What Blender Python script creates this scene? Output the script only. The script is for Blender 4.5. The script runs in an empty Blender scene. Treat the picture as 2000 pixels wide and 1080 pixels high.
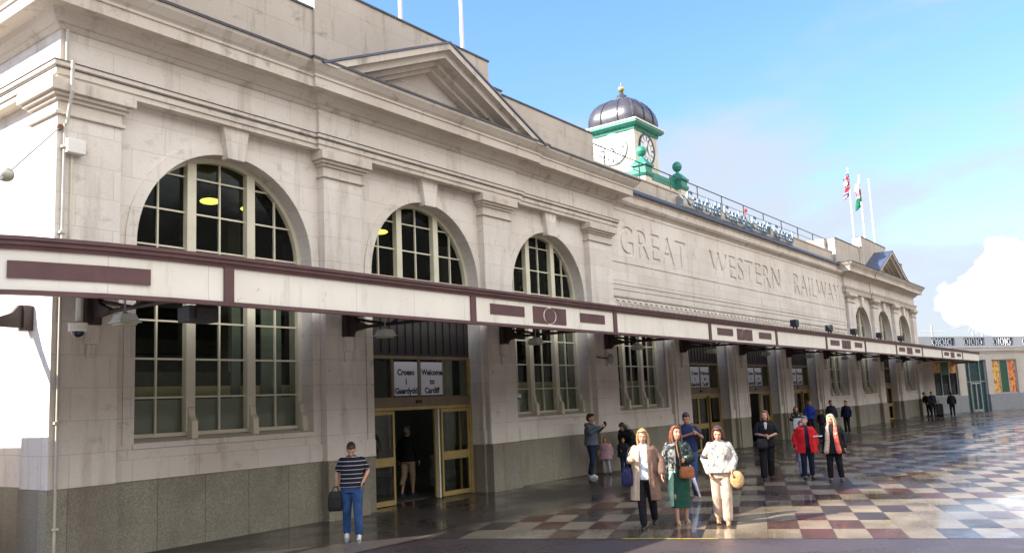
import bpy, bmesh, math, random
import numpy as np
from mathutils import Vector, Matrix, noise
random.seed(7)
R = math.radians
sc = bpy.context.scene
C = sc.collection
# ------------------------------------------------------------------ camera
YAW, PITCH, ROLL, FPX, CX, CY, H = R(36.42), R(7.54), R(-2.53), 1661.2, 9.0, 26.0, 2.22
fw = Vector((math.cos(YAW)*math.cos(PITCH), math.sin(YAW)*math.cos(PITCH), math.sin(PITCH)))
rt = Vector((math.sin(YAW), -math.cos(YAW), 0)); up = rt.cross(fw)
r_ = rt*math.cos(ROLL)+up*math.sin(ROLL); u_ = -rt*math.sin(ROLL)+up*math.cos(ROLL)
cam = bpy.data.cameras.new('camera'); co = bpy.data.objects.new('camera', cam); C.objects.link(co)
m = Matrix((r_, u_, -fw)).transposed().to_4x4(); m.translation = Vector((0, 0, H)); co.matrix_world = m
cam.sensor_width = 36; cam.lens = FPX/2000*36; cam.shift_x = -CX/2000; cam.shift_y = CY/2000
cam.clip_start = .1; cam.clip_end = 6000
sc.camera = co
# ------------------------------------------------------------------ sky and sun
SAZ, SEL = R(147), R(35)          # direction towards the sun, measured from +X
sund = Vector((math.cos(SAZ)*math.cos(SEL), math.sin(SAZ)*math.cos(SEL), math.sin(SEL)))
w = bpy.data.worlds.new('World'); sc.world = w; w.use_nodes = True
nt = w.node_tree; N = nt.nodes; L = nt.links; N.clear()
out = N.new('ShaderNodeOutputWorld'); bg = N.new('ShaderNodeBackground'); bg.inputs[1].default_value = .15
sky = N.new('ShaderNodeTexSky'); sky.sky_type = 'NISHITA'; sky.sun_disc = False
sky.sun_elevation = SEL; sky.sun_rotation = math.atan2(sund.x, sund.y); sky.air_density = 1.0; sky.dust_density = .6; sky.ozone_density = 1.6
tc = N.new('ShaderNodeTexCoord')
def wmath(op, a, b=None, c=None):
    n = N.new('ShaderNodeMath'); n.operation = op
    for i, v in enumerate((a, b, c)):
        if v is None: continue
        if isinstance(v, (int, float)): n.inputs[i].default_value = v
        else: L.new(v, n.inputs[i])
    return n.outputs[0]
def wramp(v, a, b, lo=0., hi=1.):
    n = N.new('ShaderNodeMapRange'); n.interpolation_type = 'SMOOTHSTEP'
    L.new(v, n.inputs[0]); n.inputs[1].default_value = a; n.inputs[2].default_value = b; n.inputs[3].default_value = lo; n.inputs[4].default_value = hi
    return n.outputs[0]
sep = N.new('ShaderNodeSeparateXYZ'); L.new(tc.outputs['Generated'], sep.inputs[0])
# project the direction on a flat cloud deck so that bands flatten towards the horizon
zz = wmath('ADD', sep.outputs[2], .22)
cx_ = wmath('DIVIDE', sep.outputs[0], zz); cy_ = wmath('DIVIDE', sep.outputs[1], zz)
cmb = N.new('ShaderNodeCombineXYZ'); L.new(cx_, cmb.inputs[0]); L.new(cy_, cmb.inputs[1])
n1 = N.new('ShaderNodeTexNoise'); n1.inputs['Scale'].default_value = 1.15; n1.inputs['Detail'].default_value = 7; n1.inputs['Roughness'].default_value = .55; n1.inputs['Distortion'].default_value = .4
mp = N.new('ShaderNodeMapping'); mp.inputs['Location'].default_value = (3.4, 1.2, 0); mp.inputs['Scale'].default_value = (1, .8, 1)
L.new(cmb.outputs[0], mp.inputs[0]); L.new(mp.outputs[0], n1.inputs[0])
low = wramp(sep.outputs[2], .42, .02)
wisp = wramp(wmath('ADD', n1.outputs[0], wmath('MULTIPLY', low, .42)), .56, .8)
# unseen bright cloud bank added behind the viewer, as neutral fill on the facade
back = wramp(wmath('ADD', wmath('MULTIPLY', sep.outputs[1], -1.), wmath('MULTIPLY', n1.outputs[0], .35)), .33, .6)
# heaped white cloud low over the far wing
n2 = N.new('ShaderNodeTexNoise'); n2.inputs['Scale'].default_value = 14; n2.inputs['Detail'].default_value = 6
L.new(tc.outputs['Generated'], n2.inputs[0])
dist = N.new('ShaderNodeVectorMath'); dist.operation = 'DISTANCE'; L.new(tc.outputs['Generated'], dist.inputs[0])
dist.inputs[1].default_value = Vector((.9905, .093, .072)).normalized()
cum = wramp(wmath('ADD', dist.outputs['Value'], wmath('MULTIPLY', wmath('SUBTRACT', n2.outputs[0], .5), -.2)), .075, .055)
hi = wmath('MULTIPLY', wmath('MULTIPLY', wramp(sep.outputs[2], .372, .392), wramp(sep.outputs[0], .895, .92)), wramp(n2.outputs[0], .38, .6, 0, .7))
cl = wmath('MAXIMUM', wmath('MAXIMUM', wmath('MULTIPLY', wisp, .92), cum), wmath('MAXIMUM', back, hi))
mix = N.new('ShaderNodeMix'); mix.data_type = 'RGBA'
cumc = N.new('ShaderNodeMix'); cumc.data_type = 'RGBA'; L.new(wmath('MAXIMUM', cum, back), cumc.inputs[0]); cumc.inputs[6].default_value = (1.65, 1.82, 2.05, 1); cumc.inputs[7].default_value = (5.9, 5.85, 5.8, 1)
L.new(cl, mix.inputs[0])
tnt = N.new('ShaderNodeMix'); tnt.data_type = 'RGBA'; L.new(wramp(sep.outputs[2], .0, .45), tnt.inputs[0])
tnt.inputs[6].default_value = (.57, .54, .6, 1); tnt.inputs[7].default_value = (.56, .71, .9, 1); wtint = tnt.outputs[2]
sat = N.new('ShaderNodeMix'); sat.data_type = 'RGBA'; sat.blend_type = 'MULTIPLY'; sat.inputs[0].default_value = 1
L.new(sky.outputs[0], sat.inputs[6]); L.new(wtint, sat.inputs[7])
L.new(sat.outputs[2], mix.inputs[6]); L.new(cumc.outputs[2], mix.inputs[7])
# low sky behind the viewer, darkened like a skyline to dim under the canopy
low_dim = N.new('ShaderNodeMix'); low_dim.data_type = 'RGBA'
L.new(wmath('MULTIPLY', wramp(sep.outputs[1], -.05, -.3), wramp(wmath('ADD', sep.outputs[2], wmath('MULTIPLY', n2.outputs[0], .08)), .36, .24)), low_dim.inputs[0])
L.new(mix.outputs[2], low_dim.inputs[6]); low_dim.inputs[7].default_value = (.5, .47, .45, 1)
L.new(low_dim.outputs[2], bg.inputs[0]); L.new(bg.outputs[0], out.inputs[0])
sl = bpy.data.lights.new('sun', 'SUN'); sl.energy = 4.7; sl.angle = R(.5); sl.color = (1, .92, .8)
so = bpy.data.objects.new('sun', sl); C.objects.link(so); so.rotation_euler = (-sund).to_track_quat('-Z', 'Y').to_euler(); so.location = (0, 0, 60)
sc.view_settings.view_transform = 'Standard'; sc.view_settings.look = 'None'; sc.view_settings.exposure = 1.55; sc.view_settings.gamma = 1
sc.cycles.max_bounces = 8

# ------------------------------------------------------------------ materials
class MT:
    def __init__(s, name, col=(.5, .5, .5), rough=.7, metal=0., spec=.5):
        s.m = bpy.data.materials.new(name); s.m.use_nodes = True; s.n = s.m.node_tree.nodes; s.l = s.m.node_tree.links
        s.b = s.n['Principled BSDF']; s.b.inputs['Roughness'].default_value = rough; s.b.inputs['Metallic'].default_value = metal
        s.b.inputs['Specular IOR Level'].default_value = spec
        s.b.inputs['Base Color'].default_value = (*col, 1); s.col = None; s.base = col
        g = s.n.new('ShaderNodeNewGeometry'); s.pos = g.outputs['Position']; s.nrm = g.outputs['Normal']
    def vec(s, v, scale=(1, 1, 1), rot=(0, 0, 0), loc=(0, 0, 0)):
        n = s.n.new('ShaderNodeMapping'); n.inputs['Scale'].default_value = scale; n.inputs['Rotation'].default_value = rot; n.inputs['Location'].default_value = loc
        s.l.new(v, n.inputs[0]); return n.outputs[0]
    def noise(s, scale, detail=4, v=None, rough=.55, dist=0):
        n = s.n.new('ShaderNodeTexNoise'); n.inputs['Scale'].default_value = scale; n.inputs['Detail'].default_value = detail
        n.inputs['Roughness'].default_value = rough; n.inputs['Distortion'].default_value = dist
        s.l.new(v or s.pos, n.inputs[0]); return n.outputs[0]
    def ramp(s, f, a, b, lo=0., hi=1.):
        n = s.n.new('ShaderNodeMapRange'); s.l.new(f, n.inputs[0])
        for i, x in enumerate((a, b, lo, hi)): n.inputs[i+1].default_value = x
        return n.outputs[0]
    def math(s, op, a, b=None):
        n = s.n.new('ShaderNodeMath'); n.operation = op
        for i, v in enumerate((a, b)):
            if v is None: continue
            if isinstance(v, (int, float)): n.inputs[i].default_value = v
            else: s.l.new(v, n.inputs[i])
        return n.outputs[0]
    def mix(s, f, a, b, mode='MIX'):
        n = s.n.new('ShaderNodeMix'); n.data_type = 'RGBA'; n.blend_type = mode
        for i, v in ((0, f), (6, a), (7, b)):
            if isinstance(v, (int, float)): n.inputs[i].default_value = v
            elif isinstance(v, tuple): n.inputs[i].default_value = (*v, 1)
            else: s.l.new(v, n.inputs[i])
        return n.outputs[2]
    def setcol(s, c): s.l.new(c, s.b.inputs['Base Color']); return s
    def setrough(s, c): s.l.new(c, s.b.inputs['Roughness']); return s
    def bump(s, h, strength=.3, dist=.02):
        n = s.n.new('ShaderNodeBump'); n.inputs['Strength'].default_value = strength; n.inputs['Distance'].default_value = dist
        s.l.new(h, n.inputs['Height']); s.l.new(n.outputs[0], s.b.inputs['Normal']); return s

def stone(name, base, bw=1.25, bh=.52, stain=1., joint=.6):
    t = MT(name, base, .85)
    c = s1 = t.ramp(t.noise(.55, 6), .32, .68)
    a = tuple(x*1.06 for x in base); b = tuple(x*f for x, f in zip(base, (.9, .87, .84)))
    c = t.mix(s1, a, b)
    # blocks, each a little different in tone
    sx = t.n.new('ShaderNodeSeparateXYZ'); t.l.new(t.pos, sx.inputs[0])
    cb = t.n.new('ShaderNodeCombineXYZ'); t.l.new(t.math('ADD', sx.outputs[0], sx.outputs[1]), cb.inputs[0]); t.l.new(sx.outputs[2], cb.inputs[1])
    br = t.n.new('ShaderNodeTexBrick'); t.l.new(t.vec(cb.outputs[0], loc=(.3, -.16, 0)), br.inputs[0])
    br.inputs['Color1'].default_value = (.86, .84, .81, 1); br.inputs['Color2'].default_value = (1.04, 1.03, 1.03, 1)
    br.inputs['Mortar'].default_value = (joint, joint*.96, joint*.9, 1); br.inputs['Scale'].default_value = 1
    br.inputs['Mortar Size'].default_value = .007; br.inputs['Brick Width'].default_value = bw; br.inputs['Row Height'].default_value = bh; br.inputs['Bias'].default_value = .1
    c = t.mix(.5, c, br.outputs[0], 'MULTIPLY')
    # rain streaks running down and sooty blotches
    st = t.noise(1.0, 7, t.vec(t.pos, (2.6, 2.6, .35)), .65)
    c = t.mix(t.ramp(st, .54, .78, 0, .55*stain), c, (.2, .165, .125))
    st2 = t.noise(2.4, 8, t.vec(t.pos, (1, 1, 1.6)), .7)
    c = t.mix(t.ramp(st2, .58, .8, 0, .6*stain), c, (.14, .12, .1))
    c = t.mix(t.ramp(t.noise(38, 3), .3, .7, 0, .16), c, (.25, .22, .18))
    t.setcol(c)
    h = t.math('ADD', t.math('MULTIPLY', br.outputs['Fac'], -1.), t.math('MULTIPLY', t.noise(30, 4), .35))
    t.bump(h, .35, .012)
    return t.m
LIME = stone('portland_stone', (.76, .71, .65), stain=1.)
TRIM = stone('weathered_stone_trim', (.66, .605, .535), 1.9, 3.0, 1.6)
ATTIC = stone('stained_parapet_stone', (.58, .52, .45), 2.6, .8, 1.6)
def granite():
    t = MT('speckled_granite', (.15, .145, .12), .55)
    c = t.mix(t.ramp(t.noise(1.3, 4), .3, .7), (.36, .33, .26), (.27, .245, .19))
    c = t.mix(t.ramp(t.noise(42, 3), .35, .65, 0, .75), c, (.15, .14, .11))
    c = t.mix(t.ramp(t.noise(70, 2), .62, .7, 0, .5), c, (.36, .34, .3))
    sx = t.n.new('ShaderNodeSeparateXYZ'); t.l.new(t.pos, sx.inputs[0])
    cb = t.n.new('ShaderNodeCombineXYZ'); t.l.new(t.math('ADD', sx.outputs[0], sx.outputs[1]), cb.inputs[0]); t.l.new(sx.outputs[2], cb.inputs[1])
    br = t.n.new('ShaderNodeTexBrick'); t.l.new(cb.outputs[0], br.inputs[0]); br.offset = 0
    br.inputs['Color1'].default_value = (.8, .8, .82, 1); br.inputs['Color2'].default_value = (1.12, 1.1, 1.05, 1); br.inputs['Mortar'].default_value = (.35, .35, .33, 1)
    br.inputs['Scale'].default_value = 1; br.inputs['Mortar Size'].default_value = .008; br.inputs['Brick Width'].default_value = .92; br.inputs['Row Height'].default_value = 5
    c = t.mix(.8, c, br.outputs[0], 'MULTIPLY')
    c = t.mix(t.ramp(t.noise(1.2, 6, t.vec(t.pos, (1.5, 1.5, .5))), .5, .75, 0, .5), c, (.13, .085, .05))
    return t.setcol(c).m
GRAN = granite()
def simple(name, col, rough=.6, metal=0., var=.2, sc_=3., spec=.5, dirt=None):
    t = MT(name, col, rough, metal, spec)
    c = t.mix(t.ramp(t.noise(sc_, 5), .3, .7), tuple(x*(1+var*.4) for x in col), tuple(x*(1-var) for x in col))
    if dirt: c = t.mix(t.ramp(t.noise(1.4, 7, t.vec(t.pos, (3, 3, .8))), .52, .78, 0, .6), c, dirt)
    t.setrough(t.ramp(t.noise(sc_*3, 3), .3, .7, rough*.85, min(1, rough*1.15)))
    return t.setcol(c).m
CREAM = simple('cream_fascia_paint', (.8, .765, .69), .45, var=.06, sc_=1.5, dirt=(.4, .35, .27))
def fascia_paint():
    t = MT('cream_fascia_paint', (.8, .765, .69), .5)
    c = t.mix(t.ramp(t.noise(1.3, 5), .3, .7), (.8, .765, .69), (.72, .68, .6))
    c = t.mix(t.ramp(t.noise(1.2, 7, t.vec(t.pos, (5, 5, .7)), .65), .56, .76, 0, .5), c, (.42, .36, .27))
    c = t.mix(t.ramp(t.noise(7, 6, None, .7), .64, .72, 0, .6), c, (.3, .2, .13))
    sx = t.n.new('ShaderNodeSeparateXYZ'); t.l.new(t.pos, sx.inputs[0])
    seam = t.math('LESS_THAN', t.math('FRACT', t.math('DIVIDE', sx.outputs[0], 1.31)), .007)
    c = t.mix(t.math('MULTIPLY', seam, .45), c, (.25, .22, .18))
    return t.setcol(c).m
CREAM = fascia_paint()
PURP = simple('aubergine_paint', (.11, .05, .052), .45, var=.25)
LEAD = simple('dark_lead', (.055, .058, .07), .5, var=.35)
SLATE = simple('blue_grey_slate', (.07, .085, .14), .4, var=.35)
WFRAME = simple('ivory_window_paint', (.7, .655, .5), .4, var=.1)
GOLD = simple('brass_door_frame', (.44, .32, .12), .38, .35, var=.2)
BRONZE = simple('brown_bronze', (.2, .15, .1), .45, .25, var=.2)
BLACKM = simple('black_iron', (.02, .018, .018), .5, var=.2)
IRON = simple('dark_brown_ironwork', (.045, .028, .026), .55, var=.3)
GREEN = simple('green_paint', (.03, .25, .17), .4, var=.2)
WHITE = simple('white_paint', (.78, .76, .7), .45, var=.08)
OFFW = simple('tower_render', (.72, .66, .52), .6, var=.08, dirt=(.4, .34, .25))
ZINC = simple('dome_lead_sheet', (.085, .08, .095), .33, .3, var=.3)
GREY = simple('grey_metal', (.33, .34, .33), .5, var=.15)
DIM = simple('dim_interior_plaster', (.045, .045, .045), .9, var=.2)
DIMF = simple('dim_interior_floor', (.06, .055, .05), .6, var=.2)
PAPER = simple('printed_notice_white', (.72, .74, .8), .5, var=.03)
INK = simple('printed_black', (.03, .03, .04), .6, var=.1)
WINGS = stone('pale_wing_stone', (.52, .48, .43), 1.4, .7, .6)
WINGB = simple('grey_wing_base', (.23, .24, .25), .7, var=.15)
WINGP = simple('pale_wing_parapet', (.5, .52, .54), .7, var=.08)
TEAL = simple('teal_tinted_panel', (.012, .05, .05), .3, var=.2)
SOFF = simple('canopy_soffit_boards', (.05, .045, .04), .8, var=.3)
BLUEG = simple('blue_grey_letter_sides', (.1, .17, .25), .4, var=.2)
def glass(name, tint, refl):
    t = MT(name); n, l = t.n, t.l
    tr = n.new('ShaderNodeBsdfTransparent'); tr.inputs[0].default_value = (*tint, 1)
    gl = n.new('ShaderNodeBsdfGlossy'); gl.inputs[0].default_value = (.9, .95, 1, 1); gl.inputs['Roughness'].default_value = .03
    bm_ = n.new('ShaderNodeBump'); bm_.inputs['Strength'].default_value = .05; bm_.inputs['Distance'].default_value = .05
    l.new(t.noise(1.7, 2), bm_.inputs['Height']); l.new(bm_.outputs[0], gl.inputs['Normal'])
    fr = n.new('ShaderNodeLayerWeight'); fr.inputs[0].default_value = .2
    mx = n.new('ShaderNodeMixShader'); l.new(t.ramp(fr.outputs['Fresnel'], 0, 1, refl*.25, refl*.6), mx.inputs[0])
    l.new(tr.outputs[0], mx.inputs[1]); l.new(gl.outputs[0], mx.inputs[2]); l.new(mx.outputs[0], n['Material Output'].inputs[0]); return t.m
GLASS = glass('window_glass', (.78, .8, .76), .09)
FROST = MT('frosted_lower_pane', (.4, .41, .35), .35).m
def emit(name, col, s):
    t = MT(name, col); t.b.inputs['Emission Color'].default_value = (*col, 1); t.b.inputs['Emission Strength'].default_value = s; return t.m
GLOW = emit('lit_ceiling_lamp', (.85, .8, .12), 1.1)

# wet paving: slabs in a rotated grid, puddles and damp film
TILE = R(21.08)
def paving():
    t = MT('wet_checker_paving', (.2, .18, .15), .3)
    v = t.vec(t.pos, rot=(0, 0, -TILE))
    s = t.n.new('ShaderNodeSeparateXYZ'); t.l.new(v, s.inputs[0])
    a = t.math('DIVIDE', t.math('SUBTRACT', s.outputs[0], 13.87), .95); b = t.math('DIVIDE', s.outputs[1], .5)
    ia = t.math('FLOOR', a); ib = t.math('FLOOR', b)
    cb = t.n.new('ShaderNodeCombineXYZ'); t.l.new(ia, cb.inputs[0]); t.l.new(ib, cb.inputs[1])
    wn = t.n.new('ShaderNodeTexWhiteNoise'); wn.noise_dimensions = '2D'; t.l.new(cb.outputs[0], wn.inputs[0])
    sp = t.n.new('ShaderNodeSeparateColor'); t.l.new(wn.outputs['Color'], sp.inputs[0])
    par = t.math('ABSOLUTE', t.math('MODULO', t.math('ADD', ia, ib), 2.))        # 1 = cream slab
    flip = t.math('GREATER_THAN', sp.outputs[2], .86)
    par = t.math('ABSOLUTE', t.math('SUBTRACT', par, flip))
    cream = t.mix(sp.outputs[0], (.31, .245, .16), (.24, .19, .13))
    dark = t.mix(t.math('GREATER_THAN', sp.outputs[1], .5), (.042, .027, .02), (.095, .032, .02))
    dark = t.mix(t.math('GREATER_THAN', sp.outputs[0], .72), dark, (.05, .036, .03))
    c = t.mix(par, dark, cream)
    # joints
    def edge(f, wd):
        fr = t.math('FRACT', f); return t.math('LESS_THAN', t.math('MINIMUM', fr, t.math('SUBTRACT', 1., fr)), wd)
    j = t.math('MAXIMUM', edge(a, .005), edge(b, .01))
    c = t.mix(t.math('MULTIPLY', j, .6), c, (.05, .045, .04))
    c = t.mix(t.ramp(t.noise(26, 5), .35, .7, 0, .3), c, (.1, .085, .07))
    c = t.mix(t.ramp(t.noise(.9, 6), .42, .66, 0, .5), c, (.06, .047, .038))
    c = t.mix(t.ramp(t.noise(4.5, 6, None, .7), .56, .7, 0, .35), c, (.04, .033, .03))
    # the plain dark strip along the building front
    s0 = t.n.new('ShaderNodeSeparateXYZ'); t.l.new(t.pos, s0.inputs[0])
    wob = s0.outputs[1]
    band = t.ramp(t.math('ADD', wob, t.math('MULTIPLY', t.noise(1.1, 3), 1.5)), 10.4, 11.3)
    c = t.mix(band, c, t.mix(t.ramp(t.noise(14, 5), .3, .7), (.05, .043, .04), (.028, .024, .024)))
    t.setcol(c)
    wet = t.ramp(t.noise(.42, 6, t.vec(t.pos, (1, 1.3, 1)), .6), .38, .6)
    t.setrough(t.ramp(wet, 0, 1, .16, .42))
    t.b.inputs['Specular IOR Level'].default_value = .3; t.l.new(t.ramp(wet, 0, 1, .6, .05), t.b.inputs['Coat Weight']); t.b.inputs['Coat Roughness'].default_value = .05; t.b.inputs['Coat IOR'].default_value = 1.4
    h = t.math('ADD', t.math('MULTIPLY', t.noise(3.2, 4), .6), t.math('ADD', t.math('MULTIPLY', j, -.25), t.math('MULTIPLY', t.noise(60, 2), .05)))
    h = t.math('ADD', h, t.math('MULTIPLY', sp.outputs[0], .12))
    t.bump(h, .16, .02)
    b2 = t.n.new('ShaderNodeBump'); b2.inputs['Strength'].default_value = .06; b2.inputs['Distance'].default_value = .02; t.l.new(h, b2.inputs['Height']); t.l.new(b2.outputs[0], t.b.inputs['Coat Normal'])
    return t.m
PAVE = paving()
def asphalt():
    t = MT('wet_asphalt', (.05, .045, .05), .4)
    c = t.mix(t.ramp(t.noise(60, 4), .35, .7), (.085, .062, .06), (.045, .034, .034))
    vo = t.n.new('ShaderNodeTexVoronoi'); vo.inputs['Scale'].default_value = 46; t.l.new(t.pos, vo.inputs[0])
    c = t.mix(t.ramp(vo.outputs['Distance'], .12, .2, .75, 0), c, (.2, .18, .18))
    t.setcol(c); t.setrough(t.ramp(t.noise(.8, 4), .4, .6, .22, .45)); t.bump(t.noise(80, 3), .5, .012); return t.m
ASPH = asphalt()

# ------------------------------------------------------------------ object helpers
def empty(name, loc=(0, 0, 0), rz=0.):
    o = bpy.data.objects.new(name, None); C.objects.link(o); o.location = loc; o.rotation_euler = (0, 0, rz); o.empty_display_size = .2; return o
def tag(o, label, cat, group=None):
    o['label'] = label; o['category'] = cat
    if group: o['group'] = group
    return o
class G:
    """collects geometry for one mesh object"""
    def __init__(s): s.bm = bmesh.new()
    def faces(s, vs, fs):
        v = [s.bm.verts.new(p) for p in vs]
        for f in fs:
            try: s.bm.faces.new([v[i] for i in f])
            except ValueError: pass
        return s
    def box(s, x0, x1, y0, y1, z0, z1):
        x0, x1 = sorted((x0, x1)); y0, y1 = sorted((y0, y1)); z0, z1 = sorted((z0, z1))
        return s.faces([(x0, y0, z0), (x1, y0, z0), (x1, y1, z0), (x0, y1, z0), (x0, y0, z1), (x1, y0, z1), (x1, y1, z1), (x0, y1, z1)],
                       [(0, 3, 2, 1), (4, 5, 6, 7), (0, 1, 5, 4), (1, 2, 6, 5), (2, 3, 7, 6), (3, 0, 4, 7)])
    def prism(s, pts, axis, a, b):
        """closed 2D polygon extruded along an axis: 'y' -> pts are (x,z); 'z' -> (x,y); 'x' -> (y,z)"""
        f = {'y': lambda p, t: (p[0], t, p[1]), 'z': lambda p, t: (p[0], p[1], t), 'x': lambda p, t: (t, p[0], p[1])}[axis]
        n = len(pts); vs = [f(p, a) for p in pts]+[f(p, b) for p in pts]
        return s.faces(vs, [tuple(range(n-1, -1, -1)), tuple(range(n, 2*n))]+[(i, (i+1) % n, n+(i+1) % n, n+i) for i in range(n)])
    def tube(s, p0, p1, r0, r1=None, n=12, caps=True):
        p0, p1 = Vector(p0), Vector(p1); r1 = r0 if r1 is None else r1
        d = (p1-p0).normalized(); a = d.orthogonal().normalized(); b = d.cross(a)
        vs = [p+a*(r*math.cos(2*math.pi*i/n))+b*(r*math.sin(2*math.pi*i/n)) for p, r in ((p0, r0), (p1, r1)) for i in range(n)]
        fs = [(i, (i+1) % n, n+(i+1) % n, n+i) for i in range(n)]
        if caps: fs += [tuple(range(n-1, -1, -1)), tuple(range(n, 2*n))]
        return s.faces(vs, fs)
    def lathe(s, cx, cy, prof, n=24):
        vs = [(cx+r*math.cos(2*math.pi*i/n), cy+r*math.sin(2*math.pi*i/n), z) for r, z in prof for i in range(n)]
        fs = [(k*n+i, k*n+(i+1) % n, (k+1)*n+(i+1) % n, (k+1)*n+i) for k in range(len(prof)-1) for i in range(n)]
        fs += [tuple(range(n-1, -1, -1)), tuple(range((len(prof)-1)*n, len(prof)*n))]
        return s.faces(vs, fs)
    def ball(s, c, r, n=12, sx=1, sy=1, sz=1):
        vs = []; c = Vector(c)
        for k in range(1, n):
            t = math.pi*k/n
            for i in range(2*n): vs.append(c+Vector((r*sx*math.sin(t)*math.cos(math.pi*i/n), r*sy*math.sin(t)*math.sin(math.pi*i/n), -r*sz*math.cos(t))))
        m2 = 2*n; b = len(vs); vs += [c-Vector((0, 0, r*sz)), c+Vector((0, 0, r*sz))]
        fs = [(k*m2+i, k*m2+(i+1) % m2, (k+1)*m2+(i+1) % m2, (k+1)*m2+i) for k in range(n-2) for i in range(m2)]
        fs += [(b, (i+1) % m2, i) for i in range(m2)]+[(b+1, (n-2)*m2+i, (n-2)*m2+(i+1) % m2) for i in range(m2)]
        return s.faces(vs, fs)
    def sweep(s, path, prof, close=False):
        """profile [(out, z)] closed polygon swept along a plan path with mitres; out is to the right of travel"""
        P = [Vector(p) for p in path]; n = len(P); rings = []
        for i, p in enumerate(P):
            dirs = []
            if i > 0: dirs.append((P[i]-P[i-1]).normalized())
            if i < n-1: dirs.append((P[i+1]-P[i]).normalized())
            ns = [Vector((d.y, -d.x)) for d in dirs]
            mvec = ns[0] if len(ns) == 1 else (ns[0]+ns[1])/(1+ns[0].dot(ns[1]))
            rings.append([(p.x+mvec.x*o, p.y+mvec.y*o, z) for o, z in prof])
        k = len(prof); vs = [v for r in rings for v in r]
        fs = [(a*k+i, a*k+(i+1) % k, (a+1)*k+(i+1) % k, (a+1)*k+i) for a in range(n-1) for i in range(k)]
        fs += [tuple(range(k)), tuple(range((n-1)*k, n*k))]
        return s.faces(vs, fs)
    def xf(s, M):
        bmesh.ops.transform(s.bm, matrix=M, verts=s.bm.verts); return s
    def islands(s, name, mat, parent=None, **k):
        bm = s.bm; bm.verts.index_update(); bm.verts.ensure_lookup_table(); seen = set(); res = []
        for v in bm.verts:
            if v.index in seen: continue
            st = [v]; comp = []; seen.add(v.index)
            while st:
                a = st.pop(); comp.append(a)
                for e in a.link_edges:
                    b = e.other_vert(a)
                    if b.index not in seen: seen.add(b.index); st.append(b)
            ix = {a.index: i for i, a in enumerate(comp)}; fs = {f for a in comp for f in a.link_faces}
            g = G(); g.faces([a.co.copy() for a in comp], [[ix[q.index] for q in f.verts] for f in fs]); res.append(g.done(name, mat, parent, **k))
        bm.free(); return res
    def done(s, name, mat, parent=None, smooth=False, bevel=0., kind=None, recalc=True):
        if recalc: bmesh.ops.recalc_face_normals(s.bm, faces=s.bm.faces)
        if parent is not None:
            q = parent; off = Vector((0, 0, 0))
            while q is not None: off += Vector(q.location); q = q.parent
            bmesh.ops.translate(s.bm, vec=-off, verts=s.bm.verts)
        me = bpy.data.meshes.new(name); s.bm.to_mesh(me); s.bm.free()
        for mm in (mat if isinstance(mat, (list, tuple)) else [mat]): me.materials.append(mm)
        if smooth:
            for p in me.polygons: p.use_smooth = True
        o = bpy.data.objects.new(name, me); C.objects.link(o); o.parent = parent
        if bevel:
            b = o.modifiers.new('b', 'BEVEL'); b.width = bevel; b.segments = 2; b.limit_method = 'ANGLE'
        if kind: o['kind'] = kind
        return o
def copytree(o, parent=None, loc=None, label=None):
    c = o.copy(); C.objects.link(c); c.parent = parent
    if loc is not None: c.location = loc
    if label: c['label'] = label
    for ch in o.children: copytree(ch, c)
    return c
def textmesh(s, size, ext=0., offset=0., align='CENTER', font_sx=1.):
    cu = bpy.data.curves.new('t', 'FONT'); cu.body = s; cu.size = size; cu.extrude = ext; cu.offset = offset; cu.align_x = align; cu.resolution_u = 4
    o = bpy.data.objects.new('t', cu); C.objects.link(o); bpy.context.view_layer.update()
    me = bpy.data.meshes.new_from_object(o.evaluated_get(bpy.context.evaluated_depsgraph_get()))
    bpy.data.objects.remove(o); return me
def put_text(name, s, size, mat, parent, M, ext=.004, offset=0., fit=None):
    me = textmesh(s, size, ext, offset)
    xs = [v.co.x for v in me.vertices]; wd = max(xs)-min(xs); c = (max(xs)+min(xs))/2
    k = (fit/wd) if fit else 1.
    me.transform(M @ Matrix.Diagonal((k, 1, 1, 1)) @ Matrix.Translation((-c, 0, 0)))
    off = Vector((0, 0, 0)); q = parent
    while q is not None: off += Vector(q.location); q = q.parent
    me.transform(Matrix.Translation(-off)); me.materials.append(mat)
    o = bpy.data.objects.new(name, me); C.objects.link(o); o.parent = parent; return o
def facing_front(x, y, z):      # text plane facing -Y
    return Matrix.Translation((x, y, z)) @ Matrix.Rotation(R(90), 4, 'X')

# ------------------------------------------------------------------ ground
u1 = Vector((math.cos(TILE), math.sin(TILE))); u2 = Vector((-math.sin(TILE), math.cos(TILE)))
def tp(a, b): v = u1*a+u2*b; return (v.x, v.y)
K = 13.87
g = G(); g.faces([(-3000, -3000, 0), (3000, -3000, 0), (3000, 3000, 0), (-3000, 3000, 0)], [(0, 1, 2, 3)])
g.done('ground', ASPH, kind='structure')
# pale dry forecourt on the camera's side of the dark strip
FORE = simple('pale_forecourt_paving', (.2, .18, .165), .6, var=.25, sc_=1.5)
g = G(); fp = [tp(K-1.8, -90), tp(K-1.8, 8), tp(K-70, 8), tp(K-70, -90)]
g.faces([(x, y, .004) for x, y in fp], [(0, 1, 2, 3)]); g.done('forecourt', FORE, kind='structure')
g = G(); q = [tp(K, -70), tp(K+150, -70), tp(K+150, 60), tp(K, 60)]
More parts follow.
